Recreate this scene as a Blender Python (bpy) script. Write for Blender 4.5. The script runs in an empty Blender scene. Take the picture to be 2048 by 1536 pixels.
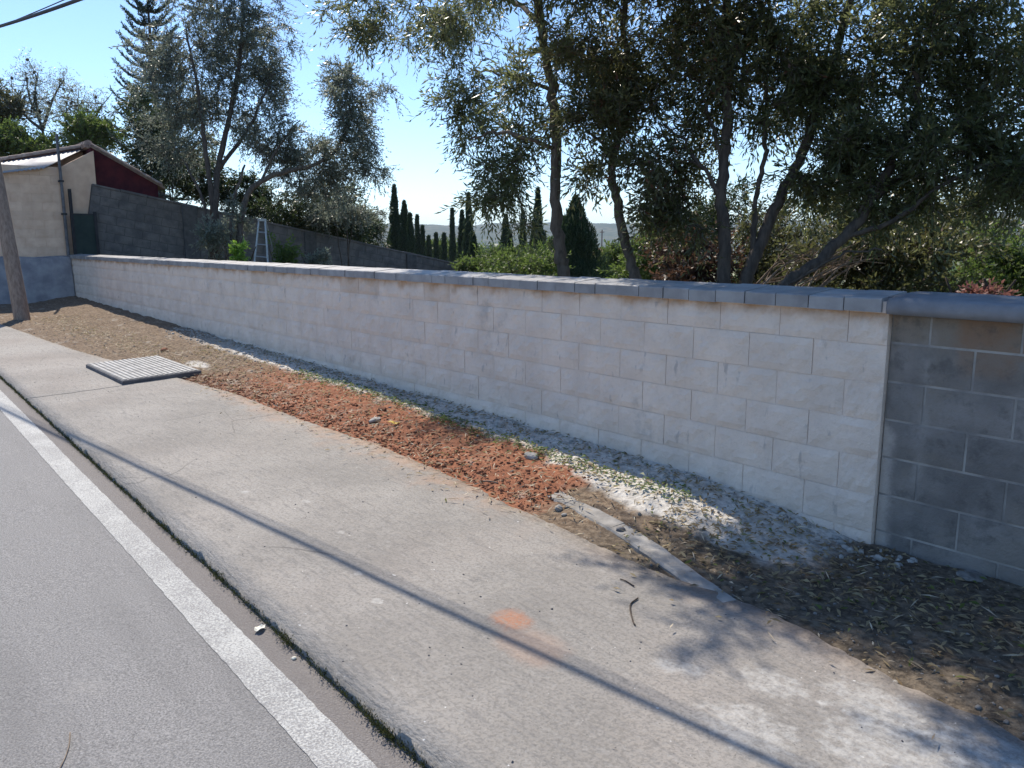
import bpy, bmesh, math, random
import numpy as np
from mathutils import Vector, Matrix

# ------------------------------------------------------------------ camera, sky, sun, exposure
sc = bpy.context.scene
COL = sc.collection
F_PX = 1600.0                       # focal length in photo pixels (2048 wide)
PITCH = math.radians(10.0)
CAM = np.array([1.88, -4.0, 1.55])
_fw = np.array([-.771, .637, 0.0]); _fw /= np.linalg.norm(_fw)
RT = np.array([_fw[1], -_fw[0], 0.0])
FW = _fw * math.cos(PITCH) + np.array([0, 0, -math.sin(PITCH)])
UP = np.cross(RT, FW)
cd = bpy.data.cameras.new('camera'); cam = bpy.data.objects.new('camera', cd); COL.objects.link(cam)
cd.sensor_width = 36.0; cd.lens = 36.0 * F_PX / 2048.0; cd.clip_start = .05; cd.clip_end = 9000
cam.matrix_world = Matrix(((RT[0], UP[0], -FW[0], CAM[0]), (RT[1], UP[1], -FW[1], CAM[1]), (RT[2], UP[2], -FW[2], CAM[2]), (0, 0, 0, 1)))
sc.camera = cam

SUN_AZ, SUN_EL = math.radians(163.5), math.radians(48)      # azimuth counter-clockwise from +X
SUN = np.array([math.cos(SUN_AZ) * math.cos(SUN_EL), math.sin(SUN_AZ) * math.cos(SUN_EL), math.sin(SUN_EL)])
w = bpy.data.worlds.new('World'); sc.world = w; w.use_nodes = True
wn = w.node_tree; bg = wn.nodes['Background']
sky = wn.nodes.new('ShaderNodeTexSky'); sky.sky_type = 'NISHITA'; sky.sun_disc = False
sky.sun_elevation = SUN_EL; sky.sun_rotation = math.radians(90) - SUN_AZ
sky.altitude = 0; sky.air_density = 0.75; sky.dust_density = 0.1; sky.ozone_density = 2.0
hs = wn.nodes.new('ShaderNodeHueSaturation'); hs.inputs['Saturation'].default_value = 1.10
wn.links.new(sky.outputs[0], hs.inputs['Color']); wn.links.new(hs.outputs[0], bg.inputs[0]); bg.inputs[1].default_value = 0.14
sd = bpy.data.lights.new('sun', 'SUN'); sun = bpy.data.objects.new('sun', sd); COL.objects.link(sun)
sd.energy = 4.0; sd.angle = math.radians(.53); sd.color = (1, .91, .79)
sun.rotation_euler = Vector(SUN.tolist()).to_track_quat('Z', 'Y').to_euler()
sc.view_settings.view_transform = 'Standard'; sc.view_settings.look = 'None'
sc.view_settings.exposure = 0.62; sc.view_settings.gamma = 1; sc.view_settings.use_curve_mapping = False
sc.render.engine = 'CYCLES'
cy = sc.cycles; cy.max_bounces = 7; cy.diffuse_bounces = 3; cy.glossy_bounces = 2; cy.transmission_bounces = 4
cy.volume_bounces = 0; cy.transparent_max_bounces = 4; cy.use_denoising = True; cy.caustics_reflective = False; cy.caustics_refractive = False

# ------------------------------------------------------------------ helpers
rng = np.random.default_rng(7); random.seed(7)
def at(px, py, d):                  # a point seen at photo pixel (px,py), d metres in front of the camera
    return CAM + (FW + RT * (px - 1024) / F_PX + UP * (768 - py) / F_PX) * d
def on_x(px, py, X):
    d = FW + RT * (px - 1024) / F_PX + UP * (768 - py) / F_PX
    return CAM + d * (X - CAM[0]) / d[0]

def hsh(ix, iy, s):
    n = (ix * 374761393 + iy * 668265263 + s * 1274126177) & 0xffffffff
    n = ((n ^ (n >> 13)) * 1274126177) & 0xffffffff
    return ((n ^ (n >> 16)) & 0xffff) / 65535.0
def vn(x, y, s=0):                  # value noise 0..1
    x = np.asarray(x, float); y = np.asarray(y, float)
    ix = np.floor(x).astype(np.int64); iy = np.floor(y).astype(np.int64)
    fx = x - ix; fy = y - iy; fx = fx * fx * (3 - 2 * fx); fy = fy * fy * (3 - 2 * fy)
    a = hsh(ix, iy, s); b = hsh(ix + 1, iy, s); c = hsh(ix, iy + 1, s); d = hsh(ix + 1, iy + 1, s)
    return (a * (1 - fx) + b * fx) * (1 - fy) + (c * (1 - fx) + d * fx) * fy
def fbm(x, y, s=0, o=4):
    r = 0; am = .5; t = 0
    for k in range(o):
        r = r + am * vn(np.asarray(x) * 2 ** k, np.asarray(y) * 2 ** k, s + k * 17); t += am; am *= .5
    return r / t
def sstep(a, b, x):
    t = np.clip((np.asarray(x, float) - a) / (b - a), 0, 1); return t * t * (3 - 2 * t)

def tag(o, label=None, cat=None, group=None, kind=None):
    if label: o['label'] = label
    if cat: o['category'] = cat
    if group: o['group'] = group
    if kind: o['kind'] = kind
    return o
def empty(name, loc=(0, 0, 0)):
    o = bpy.data.objects.new(name, None); COL.objects.link(o); o.location = [float(v) for v in loc]
    o.empty_display_size = .1; return o
def link(name, me, mat=None, parent=None, smooth=False):
    if mat and not me.materials: me.materials.append(mat)
    if smooth: me.polygons.foreach_set('use_smooth', [True] * len(me.polygons))
    o = bpy.data.objects.new(name, me); COL.objects.link(o)
    if parent:
        o.parent = parent
        o.matrix_parent_inverse = Matrix.Translation(-parent.location)     # parts are given in world coordinates
    return o
def pmesh(name, V, Fc):
    me = bpy.data.meshes.new(name); me.from_pydata([tuple(map(float, v)) for v in V], [], Fc); me.update(); return me
def qmesh(name, V, Q, val=None, nv=4):     # fast mesh from arrays of quads (or tris)
    V = np.asarray(V, np.float32).reshape(-1, 3); Q = np.asarray(Q, np.int32).reshape(-1, nv)
    me = bpy.data.meshes.new(name); me.vertices.add(len(V)); me.vertices.foreach_set('co', V.ravel())
    me.loops.add(Q.size); me.loops.foreach_set('vertex_index', Q.ravel())
    me.polygons.add(len(Q)); me.polygons.foreach_set('loop_start', np.arange(0, Q.size, nv, dtype=np.int32))
    if val is not None:
        a = me.attributes.new('tone', 'FLOAT', 'POINT'); a.data.foreach_set('value', np.asarray(val, np.float32).ravel())
    me.update(); me.validate(); return me
class MB:
    def __init__(s): s.V = []; s.F = []
    def add(s, V, Fc):
        b = len(s.V); s.V += [tuple(map(float, v)) for v in V]; s.F += [tuple(i + b for i in f) for f in Fc]; return s
    def box(s, lo, hi, M=None):
        x0, y0, z0 = lo; x1, y1, z1 = hi
        V = [(x0, y0, z0), (x1, y0, z0), (x1, y1, z0), (x0, y1, z0), (x0, y0, z1), (x1, y0, z1), (x1, y1, z1), (x0, y1, z1)]
        if M is not None: V = [tuple(M @ Vector(v)) for v in V]
        return s.add(V, [(0, 3, 2, 1), (4, 5, 6, 7), (0, 1, 5, 4), (1, 2, 6, 5), (2, 3, 7, 6), (3, 0, 4, 7)])
    def tube(s, P, R, n=8, cap=True):
        V, Fc = tube(P, R, n); s.add(V, Fc)
        if cap: 
            b = len(s.V) - len(V); m = len(P)
            s.F.append(tuple(b + i for i in range(n))[::-1]); s.F.append(tuple(b + (m - 1) * n + i for i in range(n)))
        return s
    def obj(s, name, mat, parent=None, smooth=False, bevel=0):
        me = pmesh(name, s.V, s.F)
        if bevel:
            bm = bmesh.new(); bm.from_mesh(me)
            bmesh.ops.bevel(bm, geom=bm.edges[:], offset=bevel, segments=1, affect='EDGES'); bm.to_mesh(me); bm.free()
        return link(name, me, mat, parent, smooth)
def tube(P, R, n=6):
    P = np.asarray(P, float); R = np.broadcast_to(np.asarray(R, float), (len(P),))
    T = np.gradient(P, axis=0); T /= np.linalg.norm(T, axis=1)[:, None] + 1e-9
    ref = np.array([0, 0, 1.]) if abs(T[0][2]) < .9 else np.array([1., 0, 0])
    V = []; a = np.arange(n) / n * 2 * math.pi
    u = np.cross(T[0], ref); u /= np.linalg.norm(u)
    for i in range(len(P)):
        u = u - T[i] * (u @ T[i]); u /= np.linalg.norm(u) + 1e-9; v = np.cross(T[i], u)
        V.append(P[i] + R[i] * (np.cos(a)[:, None] * u + np.sin(a)[:, None] * v))
    V = np.concatenate(V); Fc = []
    for i in range(len(P) - 1):
        for k in range(n):
            k2 = (k + 1) % n; Fc.append((i * n + k, i * n + k2, (i + 1) * n + k2, (i + 1) * n + k))
    return V, Fc
def spline(P, m=6):                  # Catmull-Rom
    P = np.asarray(P, float); Q = np.vstack([2 * P[0] - P[1], P, 2 * P[-1] - P[-2]]); out = []
    for i in range(1, len(Q) - 2):
        for k in range(m):
            t = k / m; a, b, c, d = Q[i - 1], Q[i], Q[i + 1], Q[i + 2]
            out.append(.5 * (2 * b + (c - a) * t + (2 * a - 5 * b + 4 * c - d) * t * t + (3 * b - a - 3 * c + d) * t ** 3))
    out.append(P[-1]); return np.array(out)

# ---- materials
class G:
    def __init__(s, name):
        s.m = bpy.data.materials.new(name); s.m.use_nodes = True; s.t = s.m.node_tree; s.b = s.t.nodes['Principled BSDF']
        s.b.inputs['Roughness'].default_value = .85; s.b.inputs['Specular IOR Level'].default_value = .25
    def n(s, typ, **kw):
        nd = s.t.nodes.new('ShaderNode' + typ)
        for k, v in kw.items():
            if k in ('operation', 'blend_type', 'data_type', 'feature', 'attribute_name', 'noise_dimensions', 'distance'): setattr(nd, k, v)
            else: s.set(nd.inputs[int(k[1:]) if k[0] == 'i' and k[1:].isdigit() else k.replace('_', ' ')], v)
        return nd
    def set(s, inp, v):
        if isinstance(v, bpy.types.NodeSocket): s.t.links.new(v, inp)
        elif hasattr(v, 'outputs'): s.t.links.new(v.outputs[0], inp)
        elif isinstance(v, (tuple, list)) and len(v) == 3 and len(inp.default_value) == 4: inp.default_value = (*v, 1)
        else: inp.default_value = v
    def pos(s): 
        if not hasattr(s, '_p'): s._p = s.n('NewGeometry').outputs['Position']
        return s._p
    def xyz(s):
        if not hasattr(s, '_x'): s._x = s.n('SeparateXYZ', i0=s.pos())
        return s._x.outputs
    def noise(s, scale, detail=4, rough=.55, vec=None, dist=0):
        nd = s.n('TexNoise', Scale=scale, Detail=float(detail), Roughness=rough, Distortion=float(dist)); s.set(nd.inputs['Vector'], vec or s.pos()); return nd.outputs['Fac']
    def voro(s, scale, vec=None, feature='F1'):
        nd = s.n('TexVoronoi', feature=feature, Scale=scale); s.set(nd.inputs['Vector'], vec or s.pos()); return nd.outputs['Distance']
    def stretch(s, v):
        return s.n('VectorMath', operation='MULTIPLY', i0=s.pos(), i1=v).outputs[0]
    def math(s, op, a, b=0., c=0.):
        nd = s.n('Math', operation=op); s.set(nd.inputs[0], a); s.set(nd.inputs[1], b); s.set(nd.inputs[2], c); return nd.outputs[0]
    def ramp(s, f, a, b):            # smoothstep a..b
        nd = s.n('MapRange'); nd.interpolation_type = 'SMOOTHSTEP'; s.set(nd.inputs[0], f); s.set(nd.inputs[1], a); s.set(nd.inputs[2], b); return nd.outputs[0]
    def mix(s, f, a, b, blend='MIX'):
        nd = s.n('Mix', data_type='RGBA', blend_type=blend); s.set(nd.inputs[0], f); s.set(nd.inputs[6], a); s.set(nd.inputs[7], b); return nd.outputs[2]
    def col(s, v): s.set(s.b.inputs['Base Color'], v); return s
    def bump(s, h, strength=.5, dist=.01):
        nd = s.n('Bump', Strength=strength, Distance=dist, Height=h)
        if hasattr(s, '_bm'): s.set(nd.inputs['Normal'], s._bm)
        s._bm = nd.outputs[0]; s.set(s.b.inputs['Normal'], s._bm); return s
    def rough(s, v): s.set(s.b.inputs['Roughness'], v); return s
    def rnd(s): return s.n('ObjectInfo').outputs['Random']
    def spots(s, X, Y, rx, ry, wob=.6, sc_=12., soft=.55):   # blotch mask round a world spot
        x = s.math('DIVIDE', s.math('SUBTRACT', s.xyz()[0], X), rx); y = s.math('DIVIDE', s.math('SUBTRACT', s.xyz()[1], Y), ry)
        r = s.math('SQRT', s.math('ADD', s.math('MULTIPLY', x, x), s.math('MULTIPLY', y, y)))
        r = s.math('ADD', r, s.math('MULTIPLY', s.math('SUBTRACT', s.noise(sc_, 4), .5), wob))
        return s.math('SUBTRACT', 1., s.ramp(r, soft, 1.05))

def m_simple(name, c1, c2, scale=8., rough=.85, bump=.3, bscale=60., var=.0, metal=0.):
    g = G(name); c = g.mix(g.ramp(g.noise(scale, 5), .3, .7), c1, c2)
    if var: c = g.mix(g.math('MULTIPLY', g.rnd(), var), c, tuple(x * .45 for x in c1))
    g.col(c).rough(rough); g.b.inputs['Metallic'].default_value = metal
    if bump: g.bump(g.noise(bscale, 4), bump, .01)
    return g.m

def m_asphalt():
    g = G('asphalt'); fine = g.noise(140, 4, .75); v = g.voro(120)
    c = g.mix(g.ramp(fine, .36, .64), (.155, .152, .15), (.345, .335, .325))
    c = g.mix(g.math('MULTIPLY', g.ramp(g.noise(1.3, 4), .35, .7), .35), c, (.24, .235, .23))
    c = g.mix(g.math('MULTIPLY', g.ramp(g.noise(90, 2), .62, .74), .6), c, (.07, .07, .075))
    c = g.mix(g.math('MULTIPLY', g.ramp(g.noise(120, 2), .68, .76), .8), c, (.5, .5, .5))
    c = g.mix(g.math('MULTIPLY', g.ramp(g.noise(1., 5, .65, g.stretch((.35, 2.2, 1.))), .45, .68), .3), c, (.13, .128, .125))
    c = g.mix(g.math('MULTIPLY', g.ramp(g.noise(1., 4, .6, g.stretch((1.6, 3., 1.))), .6, .72), .3), c, (.36, .345, .32))
    edge = g.math('MULTIPLY', g.ramp(g.math('ADD', g.xyz()[1], g.math('MULTIPLY', g.noise(6, 3), .1)), -2.92, -2.82), .55)
    c = g.mix(edge, c, (.16, .135, .12))
    g.col(c).rough(.8); g.bump(g.math('ADD', fine, g.math('MULTIPLY', v, .8)), .55, .006); return g.m
def m_paint():
    g = G('road_paint'); fine = g.noise(120, 4, .75); wear = g.ramp(g.math('ADD', g.noise(2.5, 5, .7), g.math('MULTIPLY', g.math('SUBTRACT', fine, .5), 2.6)), .25, .75)
    g.col(g.mix(wear, (.28, .275, .27), g.mix(g.noise(3, 4), (.48, .48, .455), (.60, .60, .57)))).rough(.7)
    g.bump(g.math('ADD', fine, g.math('MULTIPLY', g.voro(85), .8)), .6, .006); return g.m
def m_concrete():
    g = G('pavement_concrete')
    sv = g.stretch((7., 34., 20.)); st = g.noise(1., 5, .6, sv)          # brushed marks
    c = g.mix(g.ramp(g.noise(1.1, 5), .3, .72), (.265, .248, .225), (.375, .35, .318))
    c = g.mix(g.math('MULTIPLY', g.ramp(g.noise(.5, 3), .45, .7), .35), c, (.33, .275, .235))
    c = g.mix(g.math('MULTIPLY', g.ramp(st, .52, .66), .42), c, (.17, .165, .16))
    fine = g.noise(70, 4, .7)
    c = g.mix(g.math('MULTIPLY', g.ramp(fine, .46, .6), .5), c, (.17, .16, .145))
    c = g.mix(g.math('MULTIPLY', g.ramp(g.noise(33, 5, .7), .5, .7), .3), c, (.42, .405, .38))
    c = g.mix(g.math('MULTIPLY', g.ramp(g.noise(75, 2), .70, .76), .75), c, (.10, .095, .085))   # specks
    c = g.mix(g.math('MULTIPLY', g.ramp(g.noise(38, 2), .735, .775), .85), c, (.75, .74, .71))
    soil = g.ramp(g.math('ADD', g.xyz()[1], g.math('MULTIPLY', g.noise(4.5, 4), .5)), -1.18, -.85)
    soil = g.math('MULTIPLY', soil, g.math('MULTIPLY', g.ramp(g.noise(7, 4), .3, .6), g.math('SUBTRACT', 1., g.math('MULTIPLY', g.ramp(g.xyz()[0], -2., -1.2), .7))))
    c = g.mix(g.math('MULTIPLY', soil, .55), c, (.40, .255, .17))
    ce = g.n('TexVoronoi', feature='DISTANCE_TO_EDGE', Scale=.8); g.set(ce.inputs['Vector'], g.n('VectorMath', operation='ADD', i0=g.pos(), i1=g.n('VectorMath', operation='SCALE', i0=g.n('TexNoise', Scale=3., Detail=5.).outputs['Color'], Scale=.35).outputs[0]).outputs[0])
    crack = g.math('MULTIPLY', g.math('SUBTRACT', 1., g.ramp(ce.outputs['Distance'], .0, .006)), g.ramp(g.noise(.7, 3), .5, .6))
    c = g.mix(g.math('MULTIPLY', crack, .6), c, (.09, .085, .08))
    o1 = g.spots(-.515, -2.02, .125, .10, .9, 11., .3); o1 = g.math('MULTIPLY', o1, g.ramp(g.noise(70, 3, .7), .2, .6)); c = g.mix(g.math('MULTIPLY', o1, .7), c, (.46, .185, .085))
    o2 = g.spots(-.30, -2.10, .2, .14, .9, 8.); c = g.mix(g.math('MULTIPLY', o2, .25), c, (.5, .3, .2))
    for X, Y, r in ((.13, -1.8, .07), (.2, -1.75, .06), (.45, -1.6, .14), (.75, -1.45, .22), (.55, -1.9, .2), (.95, -1.65, .34), (1.15, -1.45, .24), (-1.33, -2.29, .03), (-1.02, -2.37, .04), (-2.81, -2.25, .04), (-2.43, -2.03, .035), (-1.85, -2.11, .03)):
        sp = g.spots(X, Y, r, r * .7, 1.7, 20.); sp = g.math('MULTIPLY', sp, g.ramp(g.noise(30, 6, .8), .3, .72)); c = g.mix(g.math('MULTIPLY', sp, .6), c, (.60, .59, .56))
    g.col(c).rough(.85)
    g.bump(g.noise(9, 4), .35, .02); g.bump(st, .6, .014); g.bump(fine, .65, .007); return g.m
def m_verge():
    g = G('verge_soil'); X, Y, Z = g.xyz()
    n1 = g.noise(5, 5, .6); n2 = g.noise(24, 5, .65); n3 = g.noise(110, 3, .6)
    wob = g.math('SUBTRACT', n1, .5)
    brown = g.mix(g.ramp(n2, .35, .65), (.12, .082, .054), (.27, .20, .135))
    red = g.mix(g.ramp(n2, .3, .7), (.215, .08, .041), (.37, .155, .082))
    pale = g.mix(g.ramp(n2, .3, .65), (.46, .43, .385), (.72, .69, .63))
    litter = g.mix(g.ramp(n2, .35, .65), (.07, .055, .04), (.2, .16, .115))
    rx = g.math('MULTIPLY', g.ramp(g.math('ADD', X, g.math('MULTIPLY', wob, 1.8)), -7.6, -5.6), g.math('SUBTRACT', 1., g.ramp(g.math('ADD', X, g.math('MULTIPLY', wob, .5)), -1.62, -1.42)))
    rx = g.math('MULTIPLY', rx, g.ramp(g.math('ADD', g.noise(2.2, 5, .7), g.math('MULTIPLY', g.ramp(X, -5., -2.2), .25)), .26, .46))
    c = g.mix(rx, brown, red)
    c = g.mix(g.math('MULTIPLY', g.ramp(g.noise(1.6, 5, .65), .52, .68), .35), c, (.14, .09, .06))
    c = g.mix(g.math('MULTIPLY', g.ramp(g.noise(3.1, 5, .7, g.stretch((1., 1.6, 1.))), .56, .7), .55), c, (.46, .42, .36))
    # pale cement dust and rubble along the wall foot, wider towards the joint
    lim = g.math('ADD', -.37, g.math('MULTIPLY', g.ramp(X, -2.6, -1.0), -.29))
    pm = g.ramp(g.math('ADD', g.math('SUBTRACT', Y, lim), g.math('MULTIPLY', wob, .32)), -.05, .05)
    pm = g.math('MULTIPLY', pm, g.math('MULTIPLY', g.ramp(X, -11., -7.), g.math('SUBTRACT', 1., g.ramp(g.math('ADD', X, g.math('MULTIPLY', wob, .6)), -.25, .12))))
    c = g.mix(g.math('MULTIPLY', pm, .92), c, pale)
    lm = g.ramp(g.math('ADD', g.math('ADD', X, g.math('MULTIPLY', Y, -.9)), g.math('MULTIPLY', wob, .5)), -.35, .15)
    lm = g.math('MULTIPLY', lm, g.math('SUBTRACT', 1., g.math('MULTIPLY', pm, .85)))
    c = g.mix(lm, c, litter)
    c = g.mix(g.math('MULTIPLY', g.spots(-7.9, -.85, .35, .12, .8, 9.), .9), c, (.62, .60, .56))
    c = g.mix(g.math('MULTIPLY', g.ramp(n3, .55, .75), .35), c, (.12, .09, .065))
    c = g.mix(g.math('MULTIPLY', g.ramp(g.noise(60, 2), .68, .75), .6), c, (.6, .55, .46))
    g.col(c).rough(.95); g.bump(n2, .5, .03); g.bump(n3, .6, .01); return g.m
def m_block(name, c1, c2, stain, dirt, tan=False):
    g = G(name); X, Y, Z = g.xyz()
    c = g.mix(g.ramp(g.noise(3.5, 5), .3, .7), c1, c2)
    c = g.mix(g.math('MULTIPLY', g.ramp(g.noise(34, 4, .6), .5, .72), .16), c, tuple(v * .6 for v in c1))
    c = g.mix(g.math('MULTIPLY', g.math('SUBTRACT', g.rnd(), .25), .12), c, tuple(v * .62 for v in c2))
    top = g.ramp(g.math('ADD', Z, g.math('MULTIPLY', g.math('SUBTRACT', g.noise(6, 4), .5), .2)), 1.115, 1.215)
    c = g.mix(g.math('MULTIPLY', g.math('MULTIPLY', top, g.ramp(g.noise(4, 4), .3, .6)), stain), c, (.44, .25, .12))
    c = g.mix(g.math('MULTIPLY', g.ramp(g.noise(1.7, 6, .7), .58, .72), dirt), c, (.30, .27, .25))
    c = g.mix(g.math('MULTIPLY', g.ramp(g.noise(13, 4, .6, g.stretch((1., 1., .35))), .62, .72), dirt), c, (.22, .20, .20))
    if name == 'grey_concrete_block':
        tb = g.ramp(g.math('ADD', Z, g.math('MULTIPLY', g.math('SUBTRACT', g.noise(5, 5, .7), .5), .22)), 1.0, 1.1)
        c = g.mix(g.math('MULTIPLY', tb, .5), c, (.27, .215, .155))
        c = g.mix(g.math('MULTIPLY', g.spots(.45, .0, .16, .3, 1., 9.), g.math('MULTIPLY', g.ramp(Z, .9, .98), .5)), c, (.26, .13, .06))
        c = g.mix(g.math('MULTIPLY', g.ramp(g.noise(2.6, 6, .7), .45, .65), .5), c, (.25, .225, .19))
        c = g.mix(g.math('MULTIPLY', g.ramp(g.noise(9, 5, .7), .5, .68), .45), c, (.075, .072, .07))
        sm = g.math('ADD', g.math('ABSOLUTE', g.math('SUBTRACT', X, .19)), g.math('MULTIPLY', g.math('SUBTRACT', g.noise(9, 5, .7), .5), .12))
        c = g.mix(g.math('MULTIPLY', g.math('MULTIPLY', g.math('SUBTRACT', 1., g.ramp(sm, -.01, .05)), g.ramp(g.noise(6, 4), .42, .6)), .6), c, (.34, .325, .30))
        sw = g.math('ADD', X, g.math('ADD', g.math('MULTIPLY', g.math('SUBTRACT', g.noise(7, 5, .7), .5), .13), g.math('MULTIPLY', g.ramp(Z, .55, .85), .2)))
        c = g.mix(g.math('MULTIPLY', g.math('SUBTRACT', 1., g.ramp(sw, .02, .09)), .6), c, (.62, .56, .50))
    g.col(c).rough(.9); g.bump(g.noise(20, 6, .65), .7, .016); g.bump(g.noise(110, 3), .5, .006); return g.m
def m_leaf(name, c1, c2, c3=None, trans=.35, rough=.45, spec=.4):
    g = G(name); a = g.n('Attribute', attribute_name='tone').outputs['Fac']
    c = g.mix(a, c1, c2)
    if c3: c = g.mix(g.ramp(a, .86, .9), c, c3)
    g.col(c).rough(rough); g.b.inputs['Specular IOR Level'].default_value = spec
    tr = g.n('BsdfTranslucent'); g.set(tr.inputs[0], g.mix(.5, c, tuple(min(1, v * 2.2) for v in c2)))
    ms = g.n('MixShader', i0=trans); g.t.links.new(g.b.outputs[0], ms.inputs[1]); g.t.links.new(tr.outputs[0], ms.inputs[2])
    g.t.links.new(ms.outputs[0], g.t.nodes['Material Output'].inputs[0]); return g.m
def m_bark(name, c1, c2):
    g = G(name); n = g.noise(1., 5, .6, g.stretch((26., 26., 7.)))
    g.col(g.mix(g.ramp(n, .3, .7), c1, c2)).rough(.95); g.bump(n, .7, .02); return g.m

M = dict(
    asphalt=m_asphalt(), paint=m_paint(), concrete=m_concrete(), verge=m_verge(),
    white_block=m_block('whitewashed_block', (.74, .62, .52), (.86, .73, .615), .8, .4),
    tan_block=m_block('bare_tan_block', (.66, .53, .42), (.76, .63, .52), .8, .3),
    grey_block=m_block('grey_concrete_block', (.17, .16, .15), (.28, .262, .245), .6, .5),
    white_mortar=m_simple('white_mortar', (.72, .61, .53), (.84, .725, .64), 9., .95),
    grey_mortar=m_simple('light_mortar', (.22, .21, .20), (.44, .42, .39), 5., .95),
    coping=m_simple('coping_concrete', (.28, .275, .275), (.40, .395, .39), 7., .55, .25, 90., .35),
    coping2=m_simple('coping_smooth', (.16, .165, .18), (.25, .255, .27), 5., .5, .3, 50.),
    far_block=m_block('weathered_block', (.11, .11, .11), (.19, .18, .17), 0., .35),
    far_mortar=m_simple('dark_mortar', (.08, .08, .08), (.12, .12, .12), 9., .95),
    tan_wall=m_simple('tan_hut_block', (.72, .51, .36), (.84, .63, .46), 5., .95, .3, 50., .22),
    red_wall=m_simple('dark_red_render', (.065, .014, .022), (.11, .024, .03), 4., .9, .2, 40.),
    plinth=m_simple('rough_render', (.24, .245, .27), (.40, .40, .41), 3.5, .95, .6, 25.),
    sheet=m_simple('corrugated_sheet', (.30, .30, .32), (.42, .42, .43), 4., .6, 0),
    tile=m_simple('old_roof_tile', (.28, .20, .165), (.45, .37, .31), 12., .9, .4, 60., .3),
    fascia=m_simple('fascia_wood', (.14, .08, .075), (.2, .12, .11), 10., .85),
    green_metal=m_simple('green_metal', (.018, .036, .032), (.03, .05, .045), 6., .6, 0),
    dark_metal=m_simple('dark_metal', (.02, .022, .025), (.04, .04, .045), 6., .6, 0),
    galv=m_simple('galvanised', (.10, .10, .11), (.17, .17, .18), 10., .5, .1, 50., 0, .6),
    alu=m_simple('aluminium', (.32, .33, .32), (.42, .43, .42), 20., .4, 0, 1., 0, .5),
    hatch=m_simple('hatch_steel', (.24, .24, .235), (.44, .435, .42), 9., .45, .2, 60.),
    hatch_dark=m_simple('hatch_edge', (.09, .09, .1), (.14, .14, .15), 12., .7, .2, 60.),
    kerbc=m_simple('old_kerb_concrete', (.24, .225, .205), (.38, .36, .33), 9., .9, .4, 60.),
    hatch_plate=m_simple('hatch_plate', (.17, .17, .17), (.30, .29, .28), 14., .7, .3, 60.),
    pole=m_bark('weathered_pole', (.23, .165, .125), (.36, .27, .21)),
    cable=m_simple('black_cable', (.03, .03, .035), (.05, .05, .055), 10., .6, 0),
    bark=m_bark('olive_bark', (.075, .058, .044), (.16, .125, .095)),
    bark2=m_bark('dark_bark', (.06, .048, .04), (.12, .095, .075)),
    twig=m_simple('dry_twig', (.20, .15, .11), (.32, .26, .2), 20., .9),
    olive=m_leaf('olive_leaf', (.03, .05, .018), (.15, .165, .07), None, .46, .36, .55),
    olive_red=m_leaf('olive_leaf_mixed', (.03, .045, .016), (.14, .145, .06), (.15, .05, .035), .44, .36, .55),
    silver=m_leaf('silvery_leaf', (.07, .095, .065), (.20, .225, .175), None, .42, .42, .5),
    green=m_leaf('green_leaf', (.045, .085, .018), (.12, .17, .04), None, .40, .5, .35),
    dkgreen=m_leaf('dark_green_leaf', (.022, .045, .015), (.06, .085, .03), None, .25, .5, .35),
    lime=m_leaf('lime_leaf', (.10, .2, .02), (.2, .32, .05), None, .45, .5, .3),
    redleaf=m_leaf('red_brown_leaf', (.045, .022, .016), (.11, .062, .04), (.1, .11, .04), .3, .45, .4),
    cypress=m_leaf('cypress_foliage', (.015, .035, .018), (.06, .095, .045), None, .15, .7, .15),
    pine=m_leaf('pine_foliage', (.03, .06, .05), (.07, .11, .09), None, .2, .6, .25),
    litter=m_leaf('dry_leaf', (.17, .12, .065), (.42, .34, .2), (.10, .14, .03), .2, .7, .2),
    weed=m_leaf('kerb_weed', (.035, .035, .02), (.07, .085, .025), None, .15, .7, .2),
    brush=m_leaf('brushwood_leaf', (.032, .042, .015), (.115, .12, .045), (.14, .07, .04), .35, .4, .5),
    deadwood=m_simple('dead_wood', (.15, .105, .075), (.28, .215, .165), 20., .9),
    gravelm=m_simple('dull_gravel', (.13, .12, .11), (.30, .285, .26), 18., .9, .5, 60.),
    pinkleaf=m_leaf('pinkish_leaf', (.14, .055, .045), (.28, .13, .11), (.12, .13, .04), .3, .5, .3),
    straw=m_leaf('dry_straw', (.26, .19, .12), (.60, .52, .38), None, .1, .7, .2),
    stone=m_simple('limestone', (.30, .285, .26), (.52, .50, .46), 18., .9, .5, 60., .3),
    clod=m_simple('red_clod', (.15, .06, .032), (.27, .12, .07), 14., .95, .4, 60., .3),
    dkstone=m_simple('grey_stone', (.07, .07, .08), (.14, .14, .15), 18., .85, .4, 60.),
    yellow=m_simple('yellow_scrap', (.62, .40, .03), (.7, .5, .08), 10., .6, 0),
    paper=m_simple('pale_scrap', (.75, .70, .55), (.85, .82, .70), 10., .7, .1),
    house=m_simple('far_house_wall', (.62, .58, .52), (.72, .69, .63), 2., .9, 0),
    house_roof=m_simple('far_house_roof', (.36, .17, .11), (.46, .25, .18), 4., .9, 0),
    glass=m_simple('window_glass', (.03, .04, .05), (.05, .06, .07), 2., .2, 0),
)

# ------------------------------------------------------------------ the setting: terrain, hills, road, pavement, verge
SL = .0135
def wall_rise(X):                   # how much the earth is banked up along the wall foot
    return .115 * sstep(.15, -1.3, X)
def gz(X, Y=-3):                    # level of the pavement and verge
    return -SL * np.asarray(X, float) + wall_rise(X) * sstep(-1.05, -.12, Y)
def garden_z(X, Y):
    z = .98 - .19 * np.clip(np.asarray(Y, float), 0, 30) - .05 * np.clip(np.asarray(Y, float) - 30, 0, 150) 
    return z

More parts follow.
